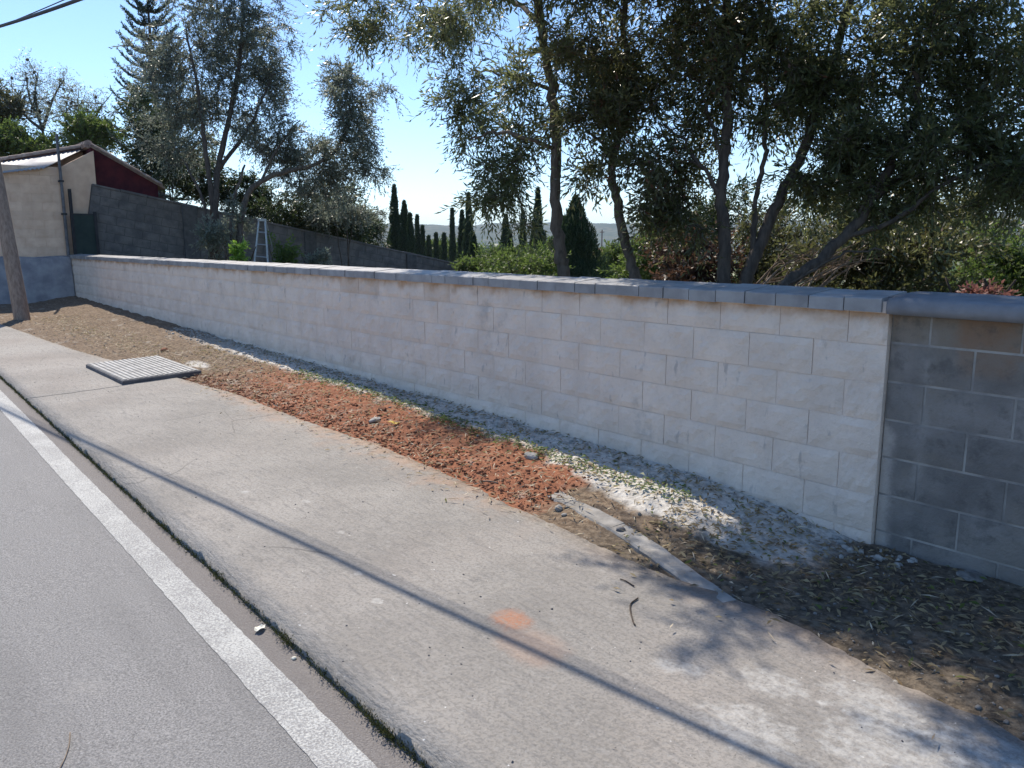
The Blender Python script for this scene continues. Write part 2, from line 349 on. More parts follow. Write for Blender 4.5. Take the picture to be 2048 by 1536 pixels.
def grid_mesh(name, xs, ys, zf):
    Xg, Yg = np.meshgrid(xs, ys); Z = zf(Xg, Yg); V = np.stack([Xg, Yg, Z], -1).reshape(-1, 3)
    nx, ny = len(xs), len(ys); i = np.arange(nx - 1)[None, :] + np.arange(ny - 1)[:, None] * nx
    Q = np.stack([i, i + 1, i + 1 + nx, i + nx], -1).reshape(-1, 4); return qmesh(name, V, Q)

def m_ground():
    g = G('garden_soil'); n = g.noise(.9, 6, .6); n2 = g.noise(.05, 5)
    c = g.mix(g.ramp(n, .35, .65), (.12, .09, .055), (.24, .19, .11))
    c = g.mix(g.ramp(g.noise(.35, 5), .45, .62), c, (.06, .085, .025))
    far = g.mix(g.ramp(n2, .4, .6), (.05, .075, .03), (.13, .12, .06))
    d = g.ramp(g.n('VectorMath', operation='LENGTH', i0=g.pos()).outputs['Value'], 40., 120.)
    g.col(g.mix(d, c, far)).rough(.95); g.bump(n, .5, .1); return g.m
def far_axis(lim, near):
    a = [near * k for k in range(0, 30)]; v = a[-1]; st = near
    while v < lim: st *= 1.25; v += st; a.append(v)
    return np.array(a)
xs = np.concatenate([-far_axis(5200, .8)[::-1], far_axis(5200, .8)[1:]]) - 4
ysp = np.concatenate([[.08, .1], far_axis(5200, .8)[1:] + .1]); ysn = -far_axis(5200, 1.2)[::-1]
ys = np.concatenate([ysn, ysp])
def terrain(X, Y):
    back = garden_z(X, Y) + (fbm(X * .3, Y * .3, 3) - .5) * .25
    front = -.30 - SL * np.clip(X, -60, 60) + 0 * Y
    z = np.where(Y >= .09, back, front)
    left = sstep(-18.9, -19.3, X)                                    # the hut plot beyond the grey wall
    z = z * (1 - left) + left * np.where(Y >= .09, .25 - .08 * np.clip(Y, 0, 150), front)
    r = np.hypot(X, Y); z = np.where(r > 60, z - 5 * sstep(60, 300, r), z)
    return z
g_me = grid_mesh('ground', xs, ys, terrain); tag(link('ground', g_me, m_ground(), None, True), kind='structure')

# hills on the horizon
def m_hill():
    g = G('wooded_hill'); n = g.noise(.012, 6, .65); n2 = g.noise(.06, 4)
    c = g.mix(g.ramp(n, .42, .6), (.035, .055, .025), (.13, .12, .07))
    g.col(g.mix(g.ramp(n2, .4, .6), c, (.03, .05, .02))).rough(.95); return g.m
th = np.radians(np.linspace(40, 215, 700)); rr = np.linspace(1500, 2900, 26)
T, R_ = np.meshgrid(th, rr)
hx = np.cos(T) * R_; hy = np.sin(T) * R_
prof = sstep(1500, 2500, R_) * (1 - .35 * sstep(2600, 2900, R_))
ridge = 38 + 46 * fbm(np.degrees(T) * .075, np.zeros_like(T), 5, 3) + 26 * sstep(118, 95, np.degrees(T))
hz = -20 + prof * (ridge + 20) * (.8 + .35 * fbm(hx * .004, hy * .004, 9)) + fbm(hx * .03, hy * .03, 11, 3) * 9 * prof
i = np.arange(len(th) - 1)[None, :] + np.arange(len(rr) - 1)[:, None] * len(th)
hm = qmesh('hills', np.stack([hx, hy, hz], -1).reshape(-1, 3), np.stack([i, i + 1, i + 1 + len(th), i + len(th)], -1).reshape(-1, 4))
tag(link('hills', hm, m_hill(), None, True), kind='structure')

# road, edge line
ROAD_DROP = .048
rx_ = np.concatenate([np.linspace(-60, -18, 30), np.linspace(-17.8, 12, 300), np.linspace(13, 40, 12)])
tag(link('road', grid_mesh('road', rx_, np.array([-14, -9, -6, -4.5, -3.6, -3.2, -2.98, -2.86, -2.7]), lambda X, Y: -SL * X - ROAD_DROP + .012 * (fbm(X * .5, Y * .5, 21, 2) - .5)), M['asphalt'], None, True), kind='structure')
lx = np.arange(-30, 12, .02)
e0 = -3.043 + .008 * (fbm(lx * .8, lx * 0, 31) - .5) + .005 * (vn(lx * 24, lx * 0, 32) - .5)
e1 = -2.903 + .008 * (fbm(lx * .8, lx * 0, 33) - .5) + .005 * (vn(lx * 24, lx * 0, 34) - .5)
def rz(X, Y): return -SL * X - ROAD_DROP + .012 * (fbm(X * .5, Y * .5, 21, 2) - .5) + .0025
V = np.concatenate([np.stack([lx, e0, rz(lx, e0)], -1), np.stack([lx, e1, rz(lx, e1)], -1)]); n = len(lx); k = np.arange(n - 1)
tag(link('road_marking', qmesh('road_marking', V, np.stack([k, k + 1, k + 1 + n, k + n], -1)), M['paint']), kind='structure')

# pavement: two cast slabs with a cracked joint between them
EDGE = np.array([(-40, -4.2), (-26, -3.0), (-18, -2.35), (-14.1, -2.06), (-10.06, -1.74), (-7.8, -1.41), (-5.8, -1.15), (-4.4, -1.13), (-3.3, -1.03), (-2.3, -1.05), (-1.7, -1.1), (-1, -1.155), (-.56, -1.18), (-.1, -1.15), (.26, -1.125), (.73, -1.245), (1.06, -1.265), (2.5, -1.35), (10, -1.4)])
def edge_y(X): return np.interp(X, EDGE[:, 0], EDGE[:, 1]) + .05 * (fbm(X * 3, X * 0, 41, 5) - .5) + .02 * (vn(X * 25, X * 0, 42) - .5)
def kerb_y(X): return -2.785 + .012 * (fbm(X * 3, X * 0, 43) - .5) + .006 * (vn(X * 11, X * 0, 44) - .5)
def pav_z(X, Y): return -SL * X + .014 * (fbm(X * .9, Y * .9, 45) - .5)
def joint_x(t): return -6.80 - .30 * t + .06 * (fbm(t * 14, t * 0, 46) - .5)       # t 0 at kerb .. 1 at verge
def slab(x0, x1, side):
    n = max(8, int(abs(x1 - x0) / .025)); s = np.linspace(0, 1, n); ts = np.linspace(0, 1, 14); rows = []
    for t in ts:
        a = np.full(1, x0); X = x0 + (x1 - x0) * s
        if side == 'L': X = x0 + (joint_x(np.array([t]))[0] - .016 - x0) * s
        if side == 'R': X = joint_x(np.array([t]))[0] + (x1 - joint_x(np.array([t]))[0]) * s
        Y = kerb_y(X) * (1 - t) + edge_y(X) * t; rows.append(np.stack([X, Y, pav_z(X, Y)], -1))
    P = np.array(rows); m = len(ts)
    bot = P.copy(); bot[..., 2] -= .16
    V = np.concatenate([P.reshape(-1, 3), bot[[0, -1]].reshape(-1, 3), bot[:, [0, -1]].transpose(1, 0, 2).reshape(-1, 3)])
    i = np.arange(n - 1)[None, :] + np.arange(m - 1)[:, None] * n
    Q = [np.stack([i, i + 1, i + 1 + n, i + n], -1).reshape(-1, 4)]
    k = np.arange(n - 1); b = m * n
    Q.append(np.stack([b + k, b + k + 1, k + 1, k], -1)); Q.append(np.stack([(m - 1) * n + k, (m - 1) * n + k + 1, b + n + k + 1, b + n + k], -1))
    k = np.arange(m - 1); c = b + 2 * n
    Q.append(np.stack([k * n, (k + 1) * n, c + k + 1, c + k], -1)); Q.append(np.stack([c + m + k, c + m + k + 1, (k + 1) * n + n - 1, k * n + n - 1], -1))
    return qmesh('slab', V, np.concatenate(Q))
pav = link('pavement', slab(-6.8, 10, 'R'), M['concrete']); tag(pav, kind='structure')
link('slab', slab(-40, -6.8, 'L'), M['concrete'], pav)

# verge of bare earth between pavement and wall
def verge_z(X, Y):
    ed = np.interp(X, EDGE[:, 0], EDGE[:, 1])
    z = gz(X, Y) - .022 + .012 * sstep(ed, ed + .25, Y)
    heap = np.exp(-((X + 2.1) / .9) ** 2 - ((Y + .72) / .22) ** 2) * .035 + np.exp(-((X + 4.3) / 1.2) ** 2 - ((Y + .62) / .25) ** 2) * .03
    rough = (fbm(X * 4, Y * 4, 51) - .5) * .05 + (fbm(X * 18, Y * 18, 52, 3) - .5) * .017
    return z + heap + rough * sstep(ed - .05, ed + .2, Y) - .3 * sstep(ed - .12, ed - .3, Y)
vx = np.concatenate([np.linspace(-40, -19, 30), np.linspace(-18.9, -9, 200), np.linspace(-8.96, 3.5, 400), np.linspace(3.7, 10, 20)])
tag(link('verge', grid_mesh('verge', vx, np.concatenate([[-4.6, -4.2, -3.8, -3.4, -3.1, -2.8, -2.6, -2.4, -2.2], np.linspace(-2.05, -1.4, 12)[:-1], np.linspace(-1.4, .03, 64)]), verge_z), M['verge'], None, True), kind='structure')

# ------------------------------------------------------------------ the walls by the verge
def block_meshes(L, H, D, k, amp, seed):
    out = []
    for s in range(k):
        nx, nz = (10, 5) if amp > .01 else (7, 3); V = []; Fc = []
        for j in range(nz + 1):
            for i_ in range(nx + 1):
                x = L * i_ / nx; z = H * j / nz; e = min(i_, nx - i_, j, nz - j)
                y = ((.003 if amp < .007 else .003) if e == 0 else -amp * (.65 * vn(i_ * .45 + s * 31, j * .5 + seed, 61 + s) + .35 * vn(i_ * 1.3 + s * 17, j * 1.3 + seed, 81 + s) - .35))
                V.append((x, y, z))
        for j in range(nz):
            for i_ in range(nx):
                a = j * (nx + 1) + i_; Fc.append((a, a + 1, a + nx + 2, a + nx + 1))
        b = len(V); V += [(0, D, 0), (L, D, 0), (L, D, H), (0, D, H)]
        r0 = list(range(0, nx + 1)); rt = [nz * (nx + 1) + i_ for i_ in range(nx + 1)]
        Fc.append(tuple(r0[::-1]) + (b, b + 1)); Fc.append(tuple(rt) + (b + 2, b + 3))
        lft = [j * (nx + 1) for j in range(nz + 1)]; rgt = [j * (nx + 1) + nx for j in range(nz + 1)]
        Fc.append(tuple(lft) + (b + 3, b)); Fc.append(tuple(rgt[::-1]) + (b + 1, b + 2))
        out.append(pmesh('block', V, Fc))
    return out
ROWS = [(-.344, -.146), (-.146, .052), (.052, .25), (.25, .449), (.449, .645), (.645, .842), (.842, 1.04), (1.04, 1.205)]
GAP = .004
def block_row(parent, meshes, x0, x1, off, z0, z1, yf, mat_of):
    j0 = math.floor((x0 - off) / .4); X = off + j0 * .4
    while X < x1 - .02:
        a, b = max(X, x0), min(X + .4, x1)
        if b - a > .05 and z1 > float(gz((a + b) / 2, 0)) - .05:
            me = random.choice(meshes); o = link('block', me, None, parent)
            o.location = (a + GAP / 2, yf + random.uniform(-.002, .002), z0 + GAP / 2)
            o.scale = ((b - a - GAP) / .4, 1, (z1 - z0 - GAP) / .2)
            m = mat_of(a, z0)
            o.material_slots[0].link = 'OBJECT'; o.material_slots[0].material = m
        X += .4
W = empty('block_wall', (-9.4, .1, 0)); tag(W, 'long whitewashed rough block wall with a low grey brick coping', 'wall')
bm_w = block_meshes(.4, .2, .1, 9, .024, 3)
for me in bm_w: me.materials.append(M['white_block'])
def white_of(x, z):
    if z > 1 and (-6.05 < x < -5.3 or -4.6 < x < -3.9 or abs(x + 8.0) < .25): return M['tan_block']
    return M['white_block']
for r, (z0, z1) in enumerate(ROWS):
    block_row(W, bm_w, -18.8, 0.0, (0.0 if r % 2 == 0 else .19), z0, z1, 0.0, white_of)
MB().box((-18.79, .0080, -.5), (-.004, .195, 1.204)).obj('mortar', M['white_mortar'], W)
# coping stones
def coping_mesh(L, s):
    r = np.random.default_rng(s); D0, D1, H = -.035, .235, .088
    b = .007; prof = [(D0, 0), (D0, .064), (D0 + b, .071), (D1 - b, .096), (D1, .090), (D1, 0)]
    V = [(x, y, z) for x in (.0, L) for y, z in prof]; m = len(prof); Fc = [tuple(range(m)), tuple(range(m, 2 * m))[::-1]]
    for k in range(m): k2 = (k + 1) % m; Fc.append((k, k + m, k2 + m, k2))
    return pmesh('coping_stone', V, Fc)
cm = coping_mesh(.1935, 1); cm.materials.append(M['coping'])
X = -18.82
while X < -.1:
    o = link('coping_stone', cm, None, W); o.location = (X, random.uniform(-.004, .003), 1.205 + random.uniform(-.002, .003)); o.rotation_euler = (random.uniform(-.012, .012), random.uniform(-.006, .006), random.uniform(-.008, .008)); X += .2
MB().box((-18.8, -.02, 1.2045), (-.01, .22, 1.262)).obj('bedding', M['white_mortar'], W)

GW = empty('block_wall', (3, .12, 0)); tag(GW, 'dark grey concrete block wall with pale mortar at right edge', 'wall')
bm_g = block_meshes(.4, .2, .1, 5, .005, 9)
for me in bm_g: me.materials.append(M['grey_block'])
GAP = .012
for r, (z0, z1) in enumerate(ROWS):
    block_row(GW, bm_g, 0.0, 6.0, (0.0 if r % 2 == 0 else .19), z0 + .014, z1 + .014 if r < 7 else 1.2, .03, lambda x, z: M['grey_block'])
MB().box((.002, .037, -.5), (6, .215, 1.204)).obj('mortar', M['grey_mortar'], GW)
for a, b in ((0.0, 1.45), (1.452, 2.9), (2.902, 4.4), (4.402, 6)):
    n = 40; s = np.linspace(a, b, n); V = []; Fc = []
    prof = [(-.055, 0), (-.062, .03), (-.058, .066), (-.04, .08), (0, .087), (.1, .097), (.2, .103), (.25, .095), (.265, 0)]; m = len(prof)
    for q, x in enumerate(s):
        for p, (y, z) in enumerate(prof):
            e = .02 if q in (0, n - 1) else 0
            V.append((x, y + (e if p < 4 else -e) + .012 * (fbm(x * 5, p * .9, 71) - .5), 1.203 + z * (1 - e * 4) + (.014 * (fbm(x * 4, p * .7, 72) - .5) if p not in (0, m - 1) else 0)))
    for q in range(n - 1):
        for p in range(m):
            p2 = (p + 1) % m; Fc.append((q * m + p, q * m + p2, (q + 1) * m + p2, (q + 1) * m + p))
    Fc.append(tuple(range(m))[::-1]); Fc.append(tuple((n - 1) * m + p for p in range(m)))
    link('coping_stone', pmesh('coping_long', V, Fc), M['coping2'], GW, True)

# ------------------------------------------------------------------ weathered block wall running downhill behind
FWL = empty('block_wall', (-18.9, 6, 0)); tag(FWL, 'weathered dark block wall stepping downhill from the hut behind the white wall', 'wall')
slope = math.atan(.192); dv = Vector((0, math.cos(slope), -math.sin(slope))); nv = Vector((0, math.sin(slope), math.cos(slope)))
FA = Vector((-18.88, .62, 2.90))            # top line start
bm_f = block_meshes(.4, .2, .1, 4, .008, 15)
for me in bm_f: me.materials.append(M['far_block'])
Rm = Matrix(((0, -1, 0), (dv.y, 0, nv.y), (dv.z, 0, nv.z)))   # local x->down slope, local y->-X (depth), local z->normal
for r in range(10):
    off = 0 if r % 2 == 0 else -.2; s = off
    while s < 14.5:
        a, b = max(s, 0), min(s + .4, 14.5)
        if b - a > .05:
            o = link('block', random.choice(bm_f), None, FWL)
            p = FA + dv * (a + .006) - nv * (.05 + .2 * (r + 1) - .006)
            o.matrix_local = Matrix.Identity(4); o.matrix_parent_inverse = Matrix.Translation(-FWL.location)
            o.matrix_basis = Matrix.Translation(p) @ Rm.to_4x4() @ Matrix.Diagonal(((b - a - .012) / .4, 1, .94, 1)) 
        s += .4
Mf = Matrix.Translation(FA) @ Rm.to_4x4()
MB().box((0, .012, -2.6), (14.5, .19, -.05), Mf).obj('mortar', M['far_mortar'], FWL)
for k in range(24):
    MB().box((k * .605, -.02, -.05), (k * .605 + .595, .22, .0 + random.uniform(-.006, .008)), Mf).obj('coping_stone', M['far_block'], FWL, False, .006)
for yy in (2.75, 5.95, 9.2, 12.4):
    zt = 2.9 - .192 * (yy - .62)
    MB().box((-18.98, yy - .17, zt - 2.6), (-18.82, yy + .17, zt - .035)).obj('pilaster', M['far_mortar'], FWL, False, .01)

# ------------------------------------------------------------------ hut and house at the far left
HUT = empty('hut', (-18.8, -2, .3)); tag(HUT, 'tan block hut with a pale corrugated lean-to roof at the left edge', 'hut')
bm_h = block_meshes(.4, .2, .1, 4, .004, 25)
for me in bm_h: me.materials.append(M['tan_wall'])
for r in range(10):
    s = 0 if r % 2 == 0 else -.2
    while s < 5.0:
        a, b = max(s, 0), min(s + .4, 5.0); zt = 1.27 + r * .195
        o = link('block', random.choice(bm_h), None, HUT)
        o.matrix_basis = Matrix.Translation((-18.80, -5.05 + a + .003, zt)) @ Matrix(((0, -1, 0), (1, 0, 0), (0, 0, 1))).to_4x4() @ Matrix.Diagonal(((b - a - .005) / .4, 1, .96, 1))
        s += .4
mb = MB().box((-22.8, -5.04, .2), (-18.81, -.055, 3.0)); mb.obj('wall', M['tan_wall'], HUT)
V = []; n = 26
PX, PY = -18.66, [-5.3, -.07]
nL = 120; Vs = []; Fs = []
for i_ in range(nL + 1):                                   # corrugated sheet: eave in front, top edge behind and higher
    t = i_ / nL; yb = -5.3 + t * 4.95; yt = -5.3 + t * 6.02
    for k in range(2):
        u = k; x = PX * (1 - u) + -19.75 * u; y = yb * (1 - u) + yt * u
        z = (2.26 + .92 * (yb + 5.3) / 4.95) * (1 - u) + (2.33 + 1.42 * (yt + 5.3) / 6.02) * u + .018 * math.sin(t * 4.95 / .085 * 2 * math.pi / 1.0)
        Vs.append((x, y, z))
for i_ in range(nL): a = i_ * 2; Fs.append((a, a + 2, a + 3, a + 1))
so = link('roof_sheet', pmesh('roof_sheet', Vs, Fs), M['sheet'], HUT, True)
md = so.modifiers.new('solid', 'SOLIDIFY'); md.thickness = .008
V = [(-18.98, -.06, .9), (-18.98, .72, .9), (-18.98, .72, 3.64), (-18.98, -.06, 3.2)]; V += [(-19.2, y, z) for _, y, z in V]
MB().add(V, [(0, 1, 2, 3), (7, 6, 5, 4), (0, 4, 5, 1), (1, 5, 6, 2), (2, 6, 7, 3), (3, 7, 4, 0)]).obj('gable_panel', M['tan_wall'], HUT)
PL = empty('plinth_wall', (-18.6, -2.4, .2)); tag(PL, 'low rough rendered plinth at the foot of the tan hut', 'wall')
n = 30; V = []; Fc = []
for q in range(n):
    y = -5.1 + 5.08 * q / (n - 1); zt = 1.22 + .05 * (fbm(q * .4, 0, 81) - .5)
    V += [(-18.52 + .05 * (fbm(q * .5, 3, 82) - .5), y, .1), (-18.6 + .05 * (fbm(q * .5, 5, 82) - .5), y, .7), (-18.64, y, zt), (-18.79, y, zt + .03)]
for q in range(n - 1):
    for p in range(3): Fc.append((q * 4 + p, (q + 1) * 4 + p, (q + 1) * 4 + p + 1, q * 4 + p + 1))
e = (n - 1) * 4; b = len(V); V += [(-18.79, V[0][1], .1), (-18.79, V[e][1], .1)]
Fc += [(0, 1, 2, 3, b), (e + 3, e + 2, e + 1, e, b + 1)]
link('render_face', pmesh('plinth', V, Fc), M['plinth'], PL, False)

HO = empty('house', (-21, 1, .3)); tag(HO, 'house with a dark red gable wall and old tiled roof behind the hut', 'house')
apex = (.70, 3.80)
def zl(y): return apex[1] - .245 * (apex[0] - y)
def zr(y): return apex[1] - .56 * (y - apex[0])
V = [(-19.22, .722, .2), (-19.22, 2.15, .2), (-19.22, 2.15, zr(2.15)), (-19.22, .722, zr(.722))]; V += [(-24, y, z) for _, y, z in V]
MB().add(V, [(0, 1, 2, 3), (7, 6, 5, 4), (0, 4, 5, 1), (1, 5, 6, 2), (2, 6, 7, 3), (3, 7, 4, 0)]).obj('gable_wall', M['red_wall'], HO)
V = [(-19.95, -5.6, .2), (-19.95, .70, .2), (-19.95, .70, zl(.70) - .05), (-19.95, -5.6, zl(-5.6) - .05)]; V += [(-24, y, z) for _, y, z in V]
MB().add(V, [(0, 1, 2, 3), (7, 6, 5, 4), (0, 4, 5, 1), (1, 5, 6, 2), (2, 6, 7, 3), (3, 7, 4, 0)]).obj('wall', M['tan_wall'], HO)
def slab_roof(ya, za, yb, zb, x0, x1, t, name, mat):
    V = [(x0, ya, za), (x0, yb, zb), (x1, yb, zb), (x1, ya, za)]; V = V + [(x, y, z - t) for x, y, z in V]
    return MB().add(V, [(0, 1, 2, 3), (7, 6, 5, 4), (0, 4, 5, 1), (1, 5, 6, 2), (2, 6, 7, 3), (3, 7, 4, 0)]).obj(name, mat, HO)
slab_roof(-5.8, zl(-5.8), apex[0], apex[1], -19.75, -24.2, .10, 'fascia_beam', M['fascia'])
slab_roof(apex[0], apex[1] + .0, 2.3, zr(2.3), -19.17, -24.2, .05, 'roof', M['tile'])
tm = None
for side in (0, 1):                                         # half-round tiles along both gable edges
    nt = 26 if side == 0 else 6
    for q in range(nt):
        if side == 0: y0 = apex[0] - .04 - q * .25; y1 = y0 - .27; f = zl; x0 = -19.75
        else: y0 = apex[0] + .02 + q * .25; y1 = y0 + .27; f = zr; x0 = -19.17
        V = []; a = np.linspace(-.2, math.pi + .2, 7)
        for y, rr_ in ((y0, .075), (y1, .09)):
            V += [(x0 - .03 - math.cos(t) * rr_, y, f(y) + .004 + math.sin(t) * rr_ * .8) for t in a]
        Fc = [(k, k + 1, k + 8, k + 7) for k in range(6)] + [tuple(range(7)), tuple(range(7, 14))[::-1]]
        link('roof_tile', pmesh('roof_tile', V, Fc), M['tile'], HO)
V = []
for q in range(20):
    x = -19.3 - q * .25; MB().tube([(x, apex[0], apex[1] + .02), (x - .27, apex[0], apex[1] + .0)], [.1, .085], 8).obj('ridge_tile', M['tile'], HO)

PIPE = empty('standpipe', (-18.72, -.03, 1.2)); tag(PIPE, 'thin galvanised pipe rising at the corner of the tan hut', 'pipe')
a0, a1 = on_x(137, 512, -18.72), on_x(113, 268, -18.72)
MB().tube([a0, a1], [.035, .03], 10).obj('pipe', M['galv'], PIPE); 
for t in (.35, .62): 
    p = a0 + (a1 - a0) * t; MB().box(p - np.array([.1, .05, .02]), p + np.array([.04, .05, .02])).obj('bracket', M['dark_metal'], PIPE)
DR = empty('metal_gate', (-18.78, .35, .95)); tag(DR, 'narrow dark green metal gate leaf between hut and dark wall', 'gate')
MB().box((-18.80, .14, .95), (-18.775, .56, 2.18)).obj('panel', M['green_metal'], DR)
for y in (.08, .56): MB().box((-18.82, y, .9), (-18.75, y + .06, 2.26 if y > .3 else 2.75)).obj('post', M['dark_metal'], DR)
MB().box((-18.82, .14, 2.18), (-18.76, .56, 2.21)).obj('rail', M['dark_metal'], DR)

# ------------------------------------------------------------------ pole, cables, hatch, kerb strip, ladder
pb = np.array([-14.84, -1.63, .17]); dpole = float((pb - CAM) @ FW)
pm_ = at(7, 430, dpole); dirp = (pm_ - pb) / (pm_ - pb)[2]; ptop = pb + dirp * 5.4
POLE = empty('utility_pole', pb); tag(POLE, 'leaning weathered wooden pole standing on the verge at the left edge', 'pole')
pts = spline([pb - dirp * .3, pb + dirp * 1.2, pb + dirp * 2.6, pb + dirp * 4, ptop], 6)
MB().tube(pts, np.linspace(.135, .085, len(pts)), 14).obj('shaft', M['pole'], POLE, True)
pc = ptop - dirp * .35
MB().box(pc + np.array([-.05, -.45, -.04]), pc + np.array([.05, .35, .04])).obj('crossarm', M['fascia'], POLE, False, .008)
for y in (-.35, .0, .25): MB().tube([pc + np.array([0, y, .04]), pc + np.array([0, y, .10]), pc + np.array([0, y, .16])], [.03, .045, .02], 8).obj('insulator', M['galv'], POLE)
A_ = np.array([-6.76, -3.02, .09]); B_ = np.array([.71, -1.98, -.01]); nn = np.cross(B_ - A_, SUN); nn /= np.linalg.norm(nn)
def wire_pts(z_of, dy=0.):
    P = [pc + np.array([.05, -.3 + dy, .05])]
    for X in np.concatenate([np.arange(-12.6, 13, .9)]):
        z = z_of(X); y = A_[1] - (nn[0] * (X - A_[0]) + nn[2] * (z - A_[2])) / nn[1]; P.append(np.array([X, y + dy, z]))
    return P
C1 = tag(MB().tube(spline(wire_pts(lambda X: 3.88 + .0042 * (X - .0) ** 2), 3), .021, 8).obj('overhead_cable', M['cable'], None, True), 'thick black overhead cable across the top left corner', 'cable')
C2 = tag(MB().tube(spline(wire_pts(lambda X: 4.14 + .0030 * (X + 1) ** 2, .06), 3), .0065, 6).obj('overhead_wire', M['cable'], None, True), 'thin wire running just above the thick overhead cable', 'cable')

HT = empty('access_hatch', (-7.9, -1.47, .1)); tag(HT, 'raised ribbed steel hatch cover lying on the pavement', 'hatch')
hc = np.array([(-8.43, -1.95), (-7.02, -1.90), (-7.20, -1.03), (-8.62, -1.08)])
def hp(u, v, z):                    # u along, v across
    p = hc[0] * (1 - u) * (1 - v) + hc[1] * u * (1 - v) + hc[2] * u * v + hc[3] * (1 - u) * v
    return (p[0], p[1], -SL * p[0] + z)
def hbox(u0, u1, v0, v1, z0, z1, name, mat, bev=0):
    V = [hp(u, v, z) for z in (z0, z1) for u, v in ((u0, v0), (u1, v0), (u1, v1), (u0, v1))]
    return MB().add(V, [(0, 3, 2, 1), (4, 5, 6, 7), (0, 1, 5, 4), (1, 2, 6, 5), (2, 3, 7, 6), (3, 0, 4, 7)]).obj(name, mat, HT, False, bev)
hbox(0, 1, 0, 1, -.05, .038, 'frame', M['hatch_dark'], .004)
hbox(.012, .988, .015, .985, .039, .044, 'plate', M['hatch_plate'])
for k in range(15):
    v = .03 + k * .0635; segs = 3
    for q in range(segs):
        hbox(.022 + q * .321, .022 + q * .321 + .314, v, v + .036, .0445, .0500, 'rib', M['hatch'])

KS = tag(empty('kerb_strip', (-1.1, -.9, 0)), 'old narrow concrete edging strip half buried beside the pavement', 'kerb')
line = np.array([(-2.17, -.735), (-1.6, -.81), (-.98, -.895), (-.5, -1.03), (-.05, -1.19)])
for (a, b) in ((0, 2), (2, 4)):
    P = spline(np.c_[line, np.zeros(len(line))], 8)[a * 8:b * 8 + 1]
    V = []; Fc = []; m = len(P); T = np.gradient(P, axis=0); N_ = np.c_[-T[:, 1], T[:, 0]]; N_ /= np.linalg.norm(N_, axis=1)[:, None]
    for q in range(m):
        for o_, z in ((-.055, -.1), (-.055, -.008), (-.045, .003), (.05, .006), (.06, -.004), (.06, -.1)):
            wv = .012 * (fbm(q * .5, o_ * 20, 91) - .5); p = P[q, :2] + N_[q] * (o_ + wv)
            V.append((p[0], p[1], float(-SL * p[0]) + float(wall_rise(p[0])) * float(sstep(-1.05, -.12, p[1])) + z + (wv * .6 if z > 0 else 0)))
    for q in range(m - 1):
        for k in range(5): Fc.append((q * 6 + k, (q + 1) * 6 + k, (q + 1) * 6 + k + 1, q * 6 + k + 1))
    Fc.append(tuple(range(6))); Fc.append(tuple((m - 1) * 6 + k for k in range(6))[::-1])
    link('kerb_length', pmesh('kerb_length', V, Fc), M['kerbc'], KS)

LD = empty('step_ladder', at(522, 560, 14.6)); tag(LD, 'open aluminium step ladder standing before the dark wall', 'ladder')
def lp(px, py, d=14.6): return at(px, py, d)
tl, tr = lp(518, 440), lp(530, 440)
for a, b in ((tl, lp(503, 585)), (tr, lp(540, 590))): MB().tube([a, b], .017, 8).obj('rail', M['alu'], LD)
for a, b in ((tl + FW * .03, lp(500, 575, 15.5)), (tr + FW * .03, lp(566, 580, 15.5))): MB().tube([a, b], .013, 8).obj('rear_leg', M['alu'], LD)
for k in range(1, 6):
    t = k / 6; a = tl + (lp(503, 585) - tl) * t; b = tr + (lp(540, 590) - tr) * t
    MB().tube([a, b], .012, 6).obj('rung', M['alu'], LD)
MB().box(np.minimum(tl, tr) - .02, np.maximum(tl, tr) + .02).obj('top_cap', M['alu'], LD)

# ------------------------------------------------------------------ vegetation
def norm(v): return v / (np.linalg.norm(v, axis=-1, keepdims=True) + 1e-9)
def leaves(O, D, L, n, ll, lw, r, droop=.25, ang=.75):
    """O,D,L: spray origins, directions, lengths; n leaves on each. returns verts, quads, tones"""
    k = len(O); t = np.tile((np.arange(n) + .6) / n, (k, 1)) + r.uniform(-.04, .04, (k, n))
    P = O[:, None] + D[:, None] * (L[:, None] * t)[..., None]
    P[..., 2] -= droop * L[:, None] * t ** 2
    ref = norm(r.normal(size=(k, 3))); u = norm(np.cross(D, ref)); v = np.cross(D, u)
    ph = np.arange(n)[None] * 2.4 + r.uniform(0, 6.28, (k, 1)); side = np.cos(ph)[..., None] * u[:, None] + np.sin(ph)[..., None] * v[:, None]
    a = ang + r.normal(0, .22, (k, n)); a = a * (1 - .5 * t ** 3)
    ld = np.cos(a)[..., None] * D[:, None] + np.sin(a)[..., None] * side; ld[..., 2] -= droop * .5; ld = norm(ld + r.normal(0, .12, ld.shape))
    wd = norm(np.cross(ld, norm(r.normal(size=ld.shape) + np.array([0, 0, .6]))))
    len_ = ll * r.uniform(.45, 1.25, (k, n)); w_ = lw * r.uniform(.6, 1.25, (k, n))
    nm = np.cross(ld, wd)
    b = P; tip = P + ld * len_[..., None] - nm * (len_ * .08)[..., None]; mid = P + ld * (len_ * .45)[..., None]
    V = np.stack([b, mid + wd * (w_ * .5)[..., None] + nm * (w_ * .15)[..., None], tip, mid - wd * (w_ * .5)[..., None] + nm * (w_ * .15)[..., None]], 2).reshape(-1, 3)
    N = k * n; Q = np.arange(4 * N).reshape(-1, 4); tone = np.repeat(np.clip(r.beta(2, 2, N), 0, 1), 4)
    return V, Q, tone
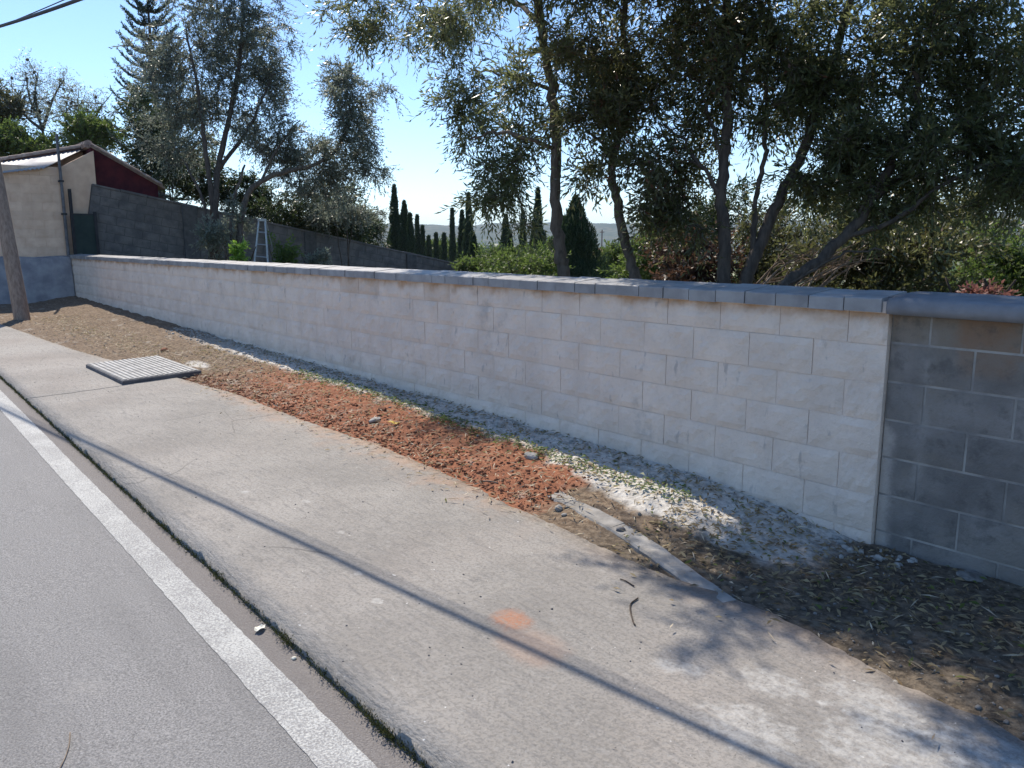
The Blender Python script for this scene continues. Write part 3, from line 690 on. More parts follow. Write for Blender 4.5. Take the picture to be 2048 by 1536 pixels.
def ellipsoid_pts(c, rx, ry, rz, n, r, shell=.55):
    nc = n; n = max(3, n // 4); d = norm(r.normal(size=(n, 3))); rad = shell + (1 - shell) * r.uniform(0, 1, n) ** .8
    rad = np.where(r.uniform(0, 1, n) < .3, r.uniform(.1, 1, n), rad)
    bump = .8 + .4 * vn(d[:, 0] * 3 + c[0], d[:, 1] * 3 + d[:, 2] * 2 + c[1], int(abs(c[2] * 100)) % 90)
    q = d * (rad * bump)[:, None]; q = np.repeat(q, 5, 0)[:nc] if 5 * n >= nc else q
    q = q + r.normal(0, .16, q.shape)
    return c + RT * (q[:, :1] * rx) + UP * (q[:, 1:2] * ry) + FW * (q[:, 2:3] * rz)
def tree(name, label, cat, limbs, lobes, leafmat, bark, ll, lw, seed, group=None, spr=5, nl=11, slen=.26, droop=.3, twr=.006, base=None, dens=1.0, nsub=6):
    """limbs: [(points, r0, r1)], lobes: [(px,py,depth,rpx,rpy,rdepth_m,ntips)]"""
    r = np.random.default_rng(seed)
    b0 = np.asarray(base if base is not None else limbs[0][0][0]); root = empty(name, b0); tag(root, label, cat, group)
    skel = []; srad = []; mb = MB()
    for pts, r0, r1 in limbs:
        P = spline(pts, nsub); m = len(P); jit = r.normal(0, .012, P.shape) * np.linspace(.3, 1, m)[:, None]; P = P + jit
        R = np.linspace(r0, r1, m) * (1 + r.normal(0, .05, m)); R[0] *= 1.25 if r0 > .04 else 1
        mb.tube(P, R, 10); skel.append(P); srad.append(R)
    mb.obj('trunk', bark, root, True)
    S = np.concatenate(skel); SR = np.concatenate(srad)
    tips = np.concatenate([ellipsoid_pts(at(px, py, d), rx * d / F_PX, ry * d / F_PX, rd, int(nt * dens), r) for px, py, d, rx, ry, rd, nt in lobes])
    d0 = np.array([np.min(np.linalg.norm(S - t, axis=1)) for t in tips]); tips = tips[np.argsort(d0)]
    tw = MB(); O = []; D = []; Ls = []
    for t in tips:
        dd = np.linalg.norm(S - t, axis=1); dd = dd * (1 + .25 * (S[:, 2] > t[2])) ; j = int(np.argmin(dd)); p = S[j]; l = dd[j]
        if l < .02: continue
        mid = p + (t - p) * .5 + r.normal(0, .1 * l, 3) + np.array([0, 0, .08 * l]); P = spline([p, mid, t], 3)
        rb = min(SR[j] * .75, twr + .013 * l); R = np.linspace(rb, twr * .5, len(P)); v_, f_ = tube(P, R, 4); tw.add(v_, f_)
        S = np.vstack([S, P[2:]]); SR = np.concatenate([SR, R[2:]])
        dirn = norm(t - p)
        for q in range(spr):
            s = r.uniform(.35, 1.0); o = P[min(len(P) - 1, int(s * (len(P) - 1) + .5))] + r.normal(0, .015, 3)
            dq = norm(dirn * r.uniform(.2, 1.) + r.normal(0, .65, 3) + np.array([0, 0, -.12])); O.append(o); D.append(dq); Ls.append(slen * r.uniform(.6, 1.3))
    O = np.array(O); D = np.array(D); Ls = np.array(Ls)
    for o, d_, l in zip(O[::2], D[::2], Ls[::2]):
        e = o + d_ * l; v_, f_ = tube([o, (o + e) / 2 - np.array([0, 0, .05 * l]), e - np.array([0, 0, droop * l])], [twr * .45, twr * .35, twr * .2], 3); tw.add(v_, f_)
    tw.obj('branches', bark, root)
    V, Q, tone = leaves(O, D, Ls, nl, ll, lw, r, droop)
    link('crown', qmesh('crown', V, Q, tone), leafmat, root); return root
def pl(*a): return [at(*p) for p in a]

# --- olive-like trees standing just behind the wall, right half
T = 'tree'
GRP = 'olive trees along the back of the white wall'
tree('olive_tree', 'slender tree whose curved bare trunk rises left of its neighbours behind the wall', T,
     [(pl((1138, 600, 7.0), (1128, 545, 7.0), (1120, 500, 7.0), (1110, 400, 7.0), (1113, 280, 7.0), (1101, 150, 6.95), (1078, 30, 6.9), (1055, -100, 6.8), (1040, -260, 6.8)), .062, .03),
      (pl((1085, 50, 6.9), (1030, 5, 7.5), (950, -20, 8.2), (860, -30, 8.7)), .028, .012), (pl((1112, 300, 7.0), (1050, 275, 6.9), (985, 265, 7.2), (940, 280, 7.3)), .02, .008),
      (pl((1105, 180, 6.95), (1020, 150, 7.5), (950, 140, 8.0)), .018, .008)],
     [(830, 20, 8.9, 160, 75, .5, 80), (960, 60, 8.4, 110, 100, .5, 60), (950, 200, 8.0, 75, 70, .4, 44), (985, 320, 7.4, 75, 100, .4, 55), (1020, 420, 7.4, 80, 50, .3, 22), (1050, 200, 7.2, 70, 90, .4, 35), (1080, -210, 6.6, 240, 150, .8, 120), (1010, -100, 6.1, 130, 80, .5, 90), (1130, -70, 6.0, 90, 60, .4, 40), (740, 40, 9.0, 80, 40, .3, 18)],
     M['olive'], M['bark'], .078, .017, 101, GRP)
tree('olive_tree', 'second slim tree with an S shaped trunk and some red leaves behind the wall', T,
     [(pl((1290, 610, 6.7), (1272, 560, 6.7), (1255, 500, 6.7), (1240, 430, 6.7), (1226, 360, 6.7), (1226, 320, 6.7), (1242, 260, 6.7), (1256, 180, 6.6), (1250, 60, 6.5), (1262, -120, 6.5)), .05, .022),
      (pl((1228, 320, 6.7), (1200, 280, 6.7), (1170, 260, 6.7)), .018, .008)],
     [(1185, 230, 6.7, 75, 70, .4, 55), (1200, 80, 6.7, 110, 100, .5, 75), (1290, 170, 6.6, 80, 90, .5, 55), (1180, 320, 6.7, 50, 40, .3, 18), (1260, -160, 6.1, 190, 140, 1.0, 150), (1130, 90, 6.9, 60, 90, .4, 30)],
     M['olive_red'], M['bark'], .075, .018, 102, GRP)
tree('olive_tree', 'tall straight trunked tree in the middle of the clump behind the wall', T,
     [(pl((1448, 620, 6.2), (1447, 560, 6.2), (1449, 470, 6.2), (1441, 395, 6.2), (1450, 300, 6.2), (1456, 150, 6.2), (1452, 0, 6.2), (1450, -180, 6.2)), .056, .03),
      (pl((1444, 400, 6.2), (1415, 350, 6.2), (1370, 290, 6.3), (1330, 250, 6.3)), .022, .008), (pl((1448, 330, 6.2), (1420, 240, 6.2), (1380, 130, 6.2)), .02, .008)],
     [(1330, 330, 6.4, 85, 85, .4, 75), (1400, 210, 6.3, 95, 95, .5, 80), (1350, 60, 6.4, 110, 90, .5, 75), (1470, 90, 6.2, 95, 110, .5, 70), (1390, 430, 6.3, 70, 45, .3, 30), (1420, -170, 5.7, 230, 150, 1.0, 170), (1180, -270, 5.3, 170, 120, .6, 150), (1330, -260, 4.9, 150, 110, .5, 120), (1300, 430, 6.4, 40, 35, .25, 10)],
     M['olive_red'], M['bark2'], .075, .018, 103, GRP, nl=10, dens=.92)
tree('olive_tree', 'tree with a trunk leaning right and a thin upright stem behind the wall', T,
     [(pl((1478, 630, 6.2), (1492, 560, 6.2), (1522, 480, 6.2), (1562, 390, 6.2), (1602, 310, 6.2), (1640, 200, 6.2), (1680, 80, 6.2), (1715, -80, 6.2)), .056, .026),
      (pl((1505, 520, 6.2), (1512, 400, 6.2), (1528, 320, 6.2), (1532, 220, 6.2), (1535, 100, 6.2), (1540, -60, 6.2)), .024, .010)],
     [(1590, 110, 6.2, 120, 95, .5, 85), (1690, 190, 6.1, 95, 110, .5, 75), (1560, 220, 6.2, 70, 60, .35, 34), (1680, -120, 6.1, 230, 140, .9, 85), (1650, 340, 6.2, 80, 60, .35, 36), (1530, 20, 6.2, 70, 70, .4, 28)],
     M['olive'], M['bark2'], .075, .018, 104, GRP, nl=11, dens=1.1)
tree('olive_tree', 'low forking tree sprawling to the right edge behind the wall', T,
     [(pl((1530, 640, 5.7), (1570, 572, 5.8), (1640, 520, 5.8), (1715, 445, 5.8), (1757, 370, 5.8), (1808, 290, 5.8), (1840, 205, 5.8), (1825, 140, 5.8)), .052, .018),
      (pl((1748, 395, 5.8), (1820, 335, 5.8), (1870, 290, 5.8), (1960, 245, 5.7), (2080, 200, 5.6)), .028, .010), (pl((1690, 475, 5.8), (1790, 440, 5.7), (1890, 365, 5.6), (2000, 320, 5.5), (2150, 290, 5.4)), .02, .009),
      (pl((1560, 580, 5.8), (1620, 545, 5.7), (1690, 510, 5.6), (1760, 500, 5.6)), .012, .006)],
     [(1850, 80, 5.8, 130, 110, .5, 90), (1990, 190, 5.7, 110, 130, .5, 90), (1890, 300, 5.7, 110, 80, .4, 60), (1730, 300, 5.9, 80, 70, .35, 44), (2040, 350, 5.5, 100, 70, .4, 50), (1900, -120, 5.7, 220, 130, .9, 75), (2150, 100, 5.5, 130, 180, .7, 60), (1800, 400, 5.8, 90, 40, .3, 26)],
     M['olive'], M['bark2'], .075, .018, 105, GRP, nl=11, dens=1.25)

# --- shrubs
def shrub(name, label, lobes, leafmat, ll, lw, seed, group=None, cat='bush', bark='bark2', spr=5, nl=9, slen=.22, twr=.006, base_d=None):
    px, py, d = lobes[0][:3]; c = at(px, py, d); zb = float(garden_z(c[0], c[1])) - .1
    bs = np.array([c[0], c[1], min(zb, c[2] - .3)]); top = c + np.array([0, 0, .1])
    limbs = [([bs, bs * .5 + top * .5 + np.array([.06, .03, 0]), top], .03, .012), ([bs, bs * .5 + top * .5 + np.array([-.12, .1, 0]), top + RT * .25], .02, .008), ([bs, bs * .5 + top * .5 - RT * .15, top - RT * .3], .02, .008)]
    return tree(name, label, cat, limbs, lobes, leafmat, M[bark], ll, lw, seed, group, spr=spr, nl=nl, slen=slen, droop=.1, twr=twr, base=bs)
shrub('shrub', 'reddish brown leafy bush low behind the wall beside the straight trunk', [(1385, 520, 8.5, 75, 55, .5, 120), (1400, 570, 8.3, 80, 40, .5, 50)], M['redleaf'], .06, .028, 201)
shrub('shrub', 'green bush between the S shaped trunk and the reddish bush', [(1305, 520, 10, 50, 38, .5, 90), (1300, 560, 10, 70, 35, .5, 50)], M['green'], .07, .025, 202)
shrub('shrub', 'tangled green shrub just left of the first curved trunk', [(1060, 535, 11, 60, 35, .6, 90), (1000, 560, 11.5, 60, 25, .6, 50)], M['green'], .06, .022, 203)
shrub('shrub', 'dark bush mass under the forking tree at right', [(1800, 520, 7.2, 150, 55, .5, 170), (1660, 500, 7.4, 80, 60, .4, 70), (1780, 590, 7, 200, 40, .4, 80)], M['brush'], .06, .026, 204)
shrub('shrub', 'yellow green bush at the right edge above the coping', [(2010, 520, 8.2, 80, 55, .5, 120), (1970, 580, 8, 90, 40, .5, 60), (2100, 540, 8, 80, 70, .5, 50)], M['green'], .06, .026, 205)
shrub('shrub', 'olive brown shrub behind the leaning trunk', [(1560, 470, 8.6, 80, 70, .5, 110), (1560, 560, 8.4, 90, 40, .5, 60)], M['brush'], .055, .024, 206)
shrub('shrub', 'tall dark green shrub behind the straight trunk and its reddish neighbour', [(1400, 440, 13, 110, 70, .7, 150), (1330, 500, 13, 70, 60, .6, 60)], M['dkgreen'], .08, .03, 207)
shrub('shrub', 'dense dark bush far right behind the sprawling branches', [(1930, 430, 11, 150, 90, .8, 170), (1750, 440, 11, 110, 80, .7, 110)], M['brush'], .085, .032, 208)

shrub('shrub', 'low pinkish red plant just above the coping at the right edge', [(1968, 584, 6.3, 30, 9, .12, 26)], M['pinkleaf'], .05, .03, 209, cat='plant', spr=4, nl=7, slen=.12, twr=.004)
# --- dead branches piled against the wall
DB = empty('dead_branches', at(1600, 600, 6.4)); tag(DB, 'pile of dry bare branches at the foot of the leaning trunks', 'branches')
rd = np.random.default_rng(231)
for k in range(26):
    px0 = rd.uniform(1490, 1640); a = at(px0, rd.uniform(560, 600), rd.uniform(6.2, 6.8)); b = at(px0 + rd.uniform(60, 190), rd.uniform(470, 560), rd.uniform(6.2, 6.9)); m_ = (a + b) / 2 + np.array([rd.normal(0, .05), rd.normal(0, .05), rd.uniform(.0, .09)])
    P = spline([a, m_, b], 5); tb_ = MB().tube(P, np.linspace(.009, .003, len(P)) * rd.uniform(.6, 1.3), 5)
    for q in range(3):
        i0 = rd.integers(4, len(P) - 1); e = P[i0] + norm(rd.normal(size=3)) * np.array([.2, .2, .14]); tb_.tube([P[i0], (P[i0] + e) / 2 + rd.normal(0, .012, 3), e], [.004, .003, .0015], 4)
    tb_.obj('branch', M['deadwood'], DB)
# --- left half
tree('olive_tree', 'broad silvery olive tree with several stems behind the wall at left', T,
     [(pl((432, 580, 17), (432, 500, 17), (430, 420, 17), (437, 330, 17.2), (460, 230, 17.3), (482, 100, 17.4), (485, -10, 17.4)), .10, .03),
      (pl((428, 430, 17), (412, 310, 17), (396, 180, 17), (372, 60, 17)), .06, .02), (pl((436, 340, 17.2), (500, 250, 17.4), (545, 150, 17.5)), .05, .015),
      (pl((418, 560, 16.8), (420, 480, 16.8), (405, 400, 16.8), (372, 330, 17)), .05, .02)],
     [(480, 60, 17.6, 95, 75, .9, 130), (400, 130, 17.4, 90, 110, .9, 130), (540, 150, 17.8, 60, 95, .8, 90), (330, 170, 17.6, 70, 110, .8, 90), (470, 230, 17.6, 110, 75, .8, 75), (360, 280, 17.8, 70, 60, .7, 60), (480, -70, 17.6, 100, 60, .8, 60), (400, -20, 17.5, 80, 60, .8, 50)],
     M['silver'], M['bark2'], .085, .026, 111, None, dens=1.25, spr=6, nl=10, slen=.34, twr=.011)
tree('olive_tree', 'silvery tree with a limb reaching right above the stepping dark wall', T,
     [(pl((478, 580, 16.5), (478, 500, 16.5), (484, 430, 16.6), (505, 375, 16.8), (565, 345, 17), (640, 325, 17.2), (690, 270, 17.5), (700, 190, 17.6)), .085, .02),
      (pl((470, 560, 16.4), (462, 480, 16.4), (468, 400, 16.5), (490, 330, 16.8)), .05, .02), (pl((520, 365, 16.9), (560, 290, 17.2), (600, 240, 17.4)), .03, .012)],
     [(700, 230, 17.6, 70, 85, .8, 120), (715, 320, 17.6, 60, 60, .7, 70), (610, 320, 17.4, 80, 55, .7, 85), (560, 290, 17.4, 70, 60, .7, 55), (665, 385, 17.6, 70, 40, .6, 40), (680, 160, 17.6, 40, 30, .5, 18)],
     M['silver'], M['bark'], .085, .026, 112, None, dens=1.25, spr=6, nl=10, slen=.32, twr=.011)
shrub('leafy_tree', 'dark leafy tree overhanging the red gable of the house', [(330, 300, 21, 75, 70, .9, 130), (290, 240, 22, 50, 60, .8, 60), (390, 350, 23, 60, 35, .7, 60)], M['dkgreen'], .11, .045, 211, cat='tree', spr=7, nl=10, slen=.34, twr=.011)
shrub('shrub', 'round dark bush at the foot of the silvery olive stems', [(490, 395, 23, 55, 40, .6, 110), (420, 385, 23, 50, 30, .5, 60)], M['dkgreen'], .09, .04, 212, spr=7, slen=.3, twr=.01)
shrub('shrub', 'dark carob bush standing above the middle of the stepping dark wall', [(650, 420, 23, 90, 45, .9, 150), (570, 430, 22.6, 60, 35, .8, 70), (690, 460, 23.5, 60, 30, .8, 60)], M['dkgreen'], .11, .045, 213, spr=7, slen=.34, twr=.011)
shrub('shrub', 'pale grey green shrub drooping over the stepping dark wall', [(690, 425, 21.6, 60, 26, .6, 70)], M['silver'], .09, .03, 214, spr=7, slen=.32, twr=.01)
shrub('shrub', 'small fluffy pine at the low end of the stepping dark wall', [(742, 450, 30, 22, 24, .5, 60), (730, 480, 30, 40, 25, .6, 50)], M['dkgreen'], .12, .03, 215, spr=8, slen=.3, twr=.01)
shrub('sapling', 'bright lime green sapling beside the olive stems', [(483, 505, 13.5, 11, 24, .12, 26)], M['lime'], .075, .04, 216, cat='plant', spr=4, nl=7, slen=.14, twr=.004)
shrub('sapling', 'leafy suckers sprouting round the stems of the broad silvery olive', [(445, 480, 16.3, 40, 40, .4, 60), (455, 430, 16.6, 45, 35, .4, 40)], M['silver'], .09, .035, 222, cat='plant', spr=4, nl=7, slen=.22, twr=.005)
shrub('sapling', 'leafy young shoots right of the step ladder', [(570, 505, 15, 30, 30, .3, 50)], M['green'], .08, .04, 217, cat='plant', spr=4, nl=7, slen=.2, twr=.005)
shrub('sapling', 'pale sparse shoots against the dark wall right of the ladder', [(632, 510, 15.5, 30, 20, .3, 30)], M['silver'], .07, .04, 218, cat='plant', spr=4, nl=6, slen=.18, twr=.005)
shrub('shrub', 'sunlit green garden shrub left of the thick dark cypress', [(1000, 528, 24, 60, 24, 1., 130), (950, 540, 24, 40, 16, .8, 50)], M['green'], .1, .045, 219, spr=7, slen=.3, twr=.01)
shrub('shrub', 'green round bush between the thick cypress and the S shaped trunk', [(1225, 515, 26, 45, 24, .8, 110), (1205, 538, 26, 40, 20, .8, 50)], M['green'], .11, .05, 220, spr=7, slen=.32, twr=.01)

shrub('leafy_tree', 'bushy green trees filling the gap between the thin cypresses', [(880, 505, 75, 40, 22, 1.6, 120), (935, 512, 72, 40, 20, 1.6, 60), (1110, 500, 70, 40, 20, 1.6, 90)], M['green'], .24, .12, 221, cat='tree', spr=8, slen=.7, twr=.02)
# --- cypresses
def cypress(px, ptop, d, wpx, label, seed, pbase=None, flare=.35):
    r = np.random.default_rng(seed); top = at(px, ptop, d); zb = float(garden_z(top[0], top[1])) - (.0 if d < 60 else 1)
    H = top[2] - zb; Wd = wpx * 2.4 * d / F_PX / 2; root = empty('cypress_tree', (top[0], top[1], zb)); tag(root, label, 'tree', 'cypress trees beyond the garden')
    def prof(t): return Wd * np.clip(np.minimum((1 - t) ** .85 * 1.08, 1) * (.6 + .4 * np.minimum(t / .2, 1)), .015, 1)
    n = 10; P = np.array([(top[0], top[1], zb + H * t) for t in np.linspace(0, .97, n)])
    MB().tube(P, prof(np.linspace(0, .97, n)) * .5, 10).obj('trunk', M['cypress'], root, True)
    N = int(min(12000, 4500 + 1200 * H * Wd * 10)); t = r.uniform(0, 1, N) ** .9; a = r.uniform(0, 6.283, N); lump = .4 + 1.0 * vn(a * 1.6, t * H * 2.2, seed)
    rad = prof(t) * lump * r.uniform(.55, 1.0, N); O = np.stack([top[0] + np.cos(a) * rad, top[1] + np.sin(a) * rad, zb + H * t * .985], -1)
    D = norm(np.stack([np.cos(a) * .2, np.sin(a) * .2, np.full(N, 1.)], -1) + r.normal(0, .14, (N, 3))); s = max(.11, d * .0034)
    V, Q, tone = leaves(O, D, np.full(N, s), 3, s * .95, s * .26, r, .0, .35); link('crown', qmesh('crown', V, Q, tone), M['cypress'], root); return root
for k, (px, pt, d, wpx, lab) in enumerate([
    (1152, 398, 22, 80, 'broad dark cypress right behind the first curved trunk'),
    (1128, 440, 23, 30, 'narrow cypress merging with the left side of the broad dark cypress'),
    (1076, 378, 38, 26, 'tall columnar cypress seen left of the first curved trunk'),
    (1046, 425, 40, 16, 'slim cypress left of the tall columnar one'),
    (1012, 432, 42, 26, 'stout middle cypress half hidden by hanging olive leaves'),
    (788, 372, 46, 24, 'tallest cypress at the right end of the stepping dark wall'),
    (808, 405, 45, 24, 'cypress touching the tallest one on its right'),
    (820, 430, 44, 14, 'shortest cypress of the dense trio above the dark wall'),
    (834, 433, 62, 9, 'needle thin cypress nearest right of the dense trio'),
    (845, 455, 62, 9, 'short needle thin cypress beside the taller thin one'),
    (872, 470, 64, 9, 'small thin cypress left of the pencil thin pair'),
    (904, 420, 60, 9, 'pencil thin tall cypress in the open gap'),
    (924, 424, 54, 16, 'medium cypress beside the bent topped one'),
    (937, 388, 50, 20, 'tall ragged topped cypress in the open gap'),
    (946, 470, 34, 30, 'short broad cypress at the low end of the dark wall'),
    (888, 470, 66, 10, 'small cypress between two pencil thin ones'),
    (857, 476, 70, 10, 'tiny cypress low in the row of thin ones'),
    (1020, 470, 36, 22, 'dark low cypress among the garden shrubs')]):
    cypress(px, pt, d, wpx, lab, 300 + k)

# --- Norfolk pine
def norfolk(px, ptop, d, label, seed):
    r = np.random.default_rng(seed); top = at(px, ptop, d); zb = -1.0; H = top[2] - zb
    root = empty('norfolk_pine', (top[0], top[1], zb)); tag(root, label, 'tree')
    P = np.array([(top[0], top[1], zb + H * t) for t in np.linspace(0, 1, 12)]); MB().tube(P, np.linspace(.22, .03, 12), 10).obj('trunk', M['bark2'], root, True)
    O = []; D = []; tw = MB(); z = top[2] - .15; k = 0
    while z > zb + 1.5:
        dep = top[2] - z; Lb = min(.55 + .2 * dep, 2.3); nb = 6; ph = k * .5
        for q in range(nb):
            a = ph + q * 2 * math.pi / nb + r.uniform(-.12, .12); h = np.array([math.cos(a), math.sin(a), 0]); rise = .35 - .035 * dep
            s = np.linspace(0, 1, 14); B = np.array([top[0], top[1], z]) + h * (Lb * s)[:, None] + np.array([0, 0, 1.]) * (Lb * (rise * s - .28 * s * (1 - s) * 2 + .12 * s ** 3))[:, None]
            v_, f_ = tube(B, np.linspace(.03, .012, 14), 4); tw.add(v_, f_)
            tn = norm(np.gradient(B, axis=0)); sd_ = norm(np.cross(tn, [0, 0, 1.]))
            for j in range(1, 14):
                for e in (-1, 1):
                    for m_ in range(2): O.append(B[j] + r.normal(0, .015, 3)); D.append(norm(tn[j] * .7 + e * sd_[j] * r.uniform(.1, .7) + np.array([0, 0, .45]) * r.uniform(.2, 1)))
        z -= .50 + .012 * dep; k += 1
    tw.obj('branches', M['bark2'], root); O = np.array(O); D = np.array(D)
    V, Q, tone = leaves(O, D, np.full(len(O), .2), 5, .13, .045, r, .0, .5); link('crown', qmesh('crown', V, Q, tone), M['pine'], root)
norfolk(292, -40, 32, 'tall tiered Norfolk pine rising behind the silvery olive at left', 401)

# --- trees behind the house
shrub('leafy_tree', 'sunlit green hedge of trees behind the tiled roof at left', [(60, 285, 34, 80, 35, 1.2, 150), (-40, 280, 34, 70, 40, 1.2, 60), (180, 262, 33, 60, 30, 1., 90)], M['green'], .16, .07, 411, cat='tree', spr=8, slen=.5, twr=.014)
shrub('leafy_tree', 'brownish tree rising at the very left edge behind the house', [(0, 210, 36, 38, 55, 1., 110), (-50, 200, 36, 50, 70, 1., 40)], M['brush'], .15, .06, 412, cat='tree', spr=8, slen=.45, twr=.014)
def cone_tree(label, limbs, seed):
    r = np.random.default_rng(seed); root = empty('bare_tree', limbs[0][0]); tag(root, label, 'tree', 'sparse trees with dark fruits behind the hut')
    mb = MB(); ends = []
    for pts in limbs:
        P = spline(pts, 5); mb.tube(P, np.linspace(.075, .022, len(P)), 6)
        for j in range(4, len(P)):
            for q in range(2):
                e = P[j] + norm(r.normal(size=3) + np.array([0, 0, .4])) * r.uniform(.3, .9); v_, f_ = tube([P[j], (P[j] + e) / 2 + r.normal(0, .05, 3), e], [.022, .016, .01], 4); mb.add(v_, f_); ends.append(e)
    mb.obj('trunk', M['bark2'], root); ends = np.array(ends)
    for e in ends[::3]:
        bm = bmesh.new(); bmesh.ops.create_icosphere(bm, subdivisions=1, radius=.075); me = bpy.data.meshes.new('fruit'); bm.to_mesh(me); bm.free()
        o = link('fruit', me, M['bark2'], root); o.location = [float(v) for v in e - np.array([0, 0, .06])]
    N = len(ends) * 20; O = np.repeat(ends, 20, 0) + r.normal(0, .22, (N, 3)); V, Q, tone = leaves(O, norm(r.normal(size=(N, 3))), np.full(N, .25), 4, .12, .035, r)
    link('crown', qmesh('crown', V, Q, tone), M['silver'], root)
cone_tree('sparse branching tree with dark round fruits left of the tiled roof ridge', [pl((92, 340, 36), (85, 260, 36), (60, 200, 36), (52, 152, 36)), pl((85, 260, 36), (105, 200, 36), (128, 158, 36)), pl((80, 240, 36), (70, 190, 36), (75, 148, 36)), pl((85, 260, 36), (50, 230, 36), (40, 190, 36))], 421)
cone_tree('sparse tree with dark round fruits nearest the Norfolk pine', [pl((170, 340, 34), (165, 280, 34), (160, 235, 34), (155, 200, 34)), pl((165, 280, 34), (190, 235, 34), (205, 208, 34)), pl((165, 270, 34), (140, 240, 34), (132, 215, 34))], 422)

# ------------------------------------------------------------------ valley: far woodland, houses, utility post
def woodland():
    r = np.random.default_rng(501); V = []; Q = []; Tn = []; b = 0
    ico = bmesh.new(); bmesh.ops.create_icosphere(ico, subdivisions=2, radius=1); iv = np.array([v.co[:] for v in ico.verts]); ifc = np.array([[v.index for v in f.verts] for f in ico.faces]); ico.free()
    for k in range(2300):
        an = math.radians(r.uniform(75, 175)); d = 110 * (1500 / 110) ** r.uniform(0, 1); x, y = CAM[0] + math.cos(an) * d, CAM[1] + math.sin(an) * d
        z = float(terrain(np.array([x]), np.array([y]))[0]); s = r.uniform(1.8, 4.2) * (1 + d / 900)
        nz = .75 + .55 * vn(iv[:, 0] * 2.5 + k, iv[:, 1] * 2.5 + iv[:, 2] * 3, k % 97)
        P = iv * nz[:, None] * s * (.72 if d < 420 else 1) * np.array([1, 1, r.uniform(.7, 1.1)]) + np.array([x, y, z + s * .7]); V.append(P); Q.append(ifc + b); Tn.append(np.full(len(P), r.uniform(0, 1))); b += len(P)
        if d < 420:                                   # leaf clumps on the nearer crowns
            N = 500; dd = norm(r.normal(size=(N, 3))); O = np.array([x, y, z + s * .7]) + dd * s * r.uniform(.5, 1.2, (N, 1)) * (.7 + .6 * vn(dd[:, 0] * 3 + k, dd[:, 1] * 3 + dd[:, 2] * 2, k % 91))[:, None]; l = .3 * (d / 110)
            a1 = norm(r.normal(size=(N, 3))) * l; a2 = norm(np.cross(a1, dd)) * l * .5
            LV = np.stack([O - a1, O + a2, O + a1], 1).reshape(-1, 3); V.append(LV); Q.append(np.arange(len(LV)).reshape(-1, 3) + b); Tn.append(np.repeat(r.uniform(0, 1, N), 3)); b += len(LV)
    o = link('woodland', qmesh('woodland', np.concatenate(V), np.concatenate(Q), np.concatenate(Tn), 3), M['green'])
    tag(o, 'mass of distant trees filling the valley below the hills', 'trees', kind='stuff')
woodland()
def far_house(px, py, d, w, dpt, h, rot, label, wallm='house'):
    p = at(px, py, d); root = empty('house', (p[0], p[1], p[2] - h)); tag(root, label, 'house', 'houses down in the valley'); root.rotation_euler = (0, 0, rot)
    def part(mb, name, mat):
        me = pmesh(name, mb.V, mb.F); me.materials.append(mat); o = bpy.data.objects.new(name, me); COL.objects.link(o); o.parent = root; return o
    part(MB().box((-w / 2, -dpt / 2, -3), (w / 2, dpt / 2, h)), 'wall', M[wallm])
    V = [(-w / 2 - .3, -dpt / 2 - .3, h), (w / 2 + .3, -dpt / 2 - .3, h), (w / 2 + .3, dpt / 2 + .3, h), (-w / 2 - .3, dpt / 2 + .3, h), (-w / 2 - .3, 0, h + dpt * .22), (w / 2 + .3, 0, h + dpt * .22)]
    part(MB().add(V, [(0, 1, 5, 4), (2, 3, 4, 5), (0, 4, 3), (1, 2, 5), (3, 2, 1, 0)]), 'roof', M['house_roof'])
    for k in range(3): 
        x = (k - 1) * w * .3; part(MB().box((x - .45, -dpt / 2 - .05, h - 2.0), (x + .45, -dpt / 2 + .02, h - .8)), 'window', M['glass'])
far_house(832, 497, 150, 9, 6, 3, .4, 'white house low among the thin cypresses')
far_house(1196, 517, 90, 6, 5, 2.6, .9, 'small brown roofed house right of the broad cypress')
far_house(1272, 523, 60, 4.0, 4, 2.0, .5, 'pale shed seen just right of the S shaped trunk')
UP_ = at(1204, 470, 160); tag(MB().tube([UP_ - np.array([0, 0, 9]), UP_ + np.array([0, 0, 1.0])], [.16, .1], 8).box(UP_ + np.array([-.6, -.06, .5]), UP_ + np.array([.6, .06, .65])).obj('utility_post', M['fascia'], None), 'thin distant utility post right of the broad cypress', 'post')

# ------------------------------------------------------------------ litter, rubble, stones, weeds
def surf(X, Y):
    X = np.asarray(X, float); Y = np.asarray(Y, float)
    return np.where(Y < edge_y(X), np.where(Y < kerb_y(X), -SL * X - ROAD_DROP, pav_z(X, Y)), verge_z(X, Y))
ico = bmesh.new(); bmesh.ops.create_icosphere(ico, subdivisions=1, radius=1); IV = np.array([v.co[:] for v in ico.verts]); IF = np.array([[v.index for v in f.verts] for f in ico.faces]); ico.free()
def chips(name, label, cat, X, Y, size, mat, seed, flat=.6):
    r = np.random.default_rng(seed); N = len(X); Z = surf(X, Y)
    P = IV[None] * (1 + r.normal(0, .22, (N, len(IV), 1))) * (size[:, None] * np.stack([r.uniform(.7, 1.4, N), r.uniform(.6, 1.1, N), r.uniform(.35, .9, N) * flat / .6], -1))[:, None]
    a = r.uniform(0, 6.28, N); ca, sa = np.cos(a)[:, None], np.sin(a)[:, None]
    P = np.stack([P[..., 0] * ca - P[..., 1] * sa, P[..., 0] * sa + P[..., 1] * ca, P[..., 2]], -1) + np.stack([X, Y, Z + size * .15], -1)[:, None]
    Q = (IF[None] + (np.arange(N) * len(IV))[:, None, None]).reshape(-1, 3)
    return tag(link(name, qmesh(name, P.reshape(-1, 3), Q, None, 3), mat), label, cat, kind='stuff')
r = np.random.default_rng(601)
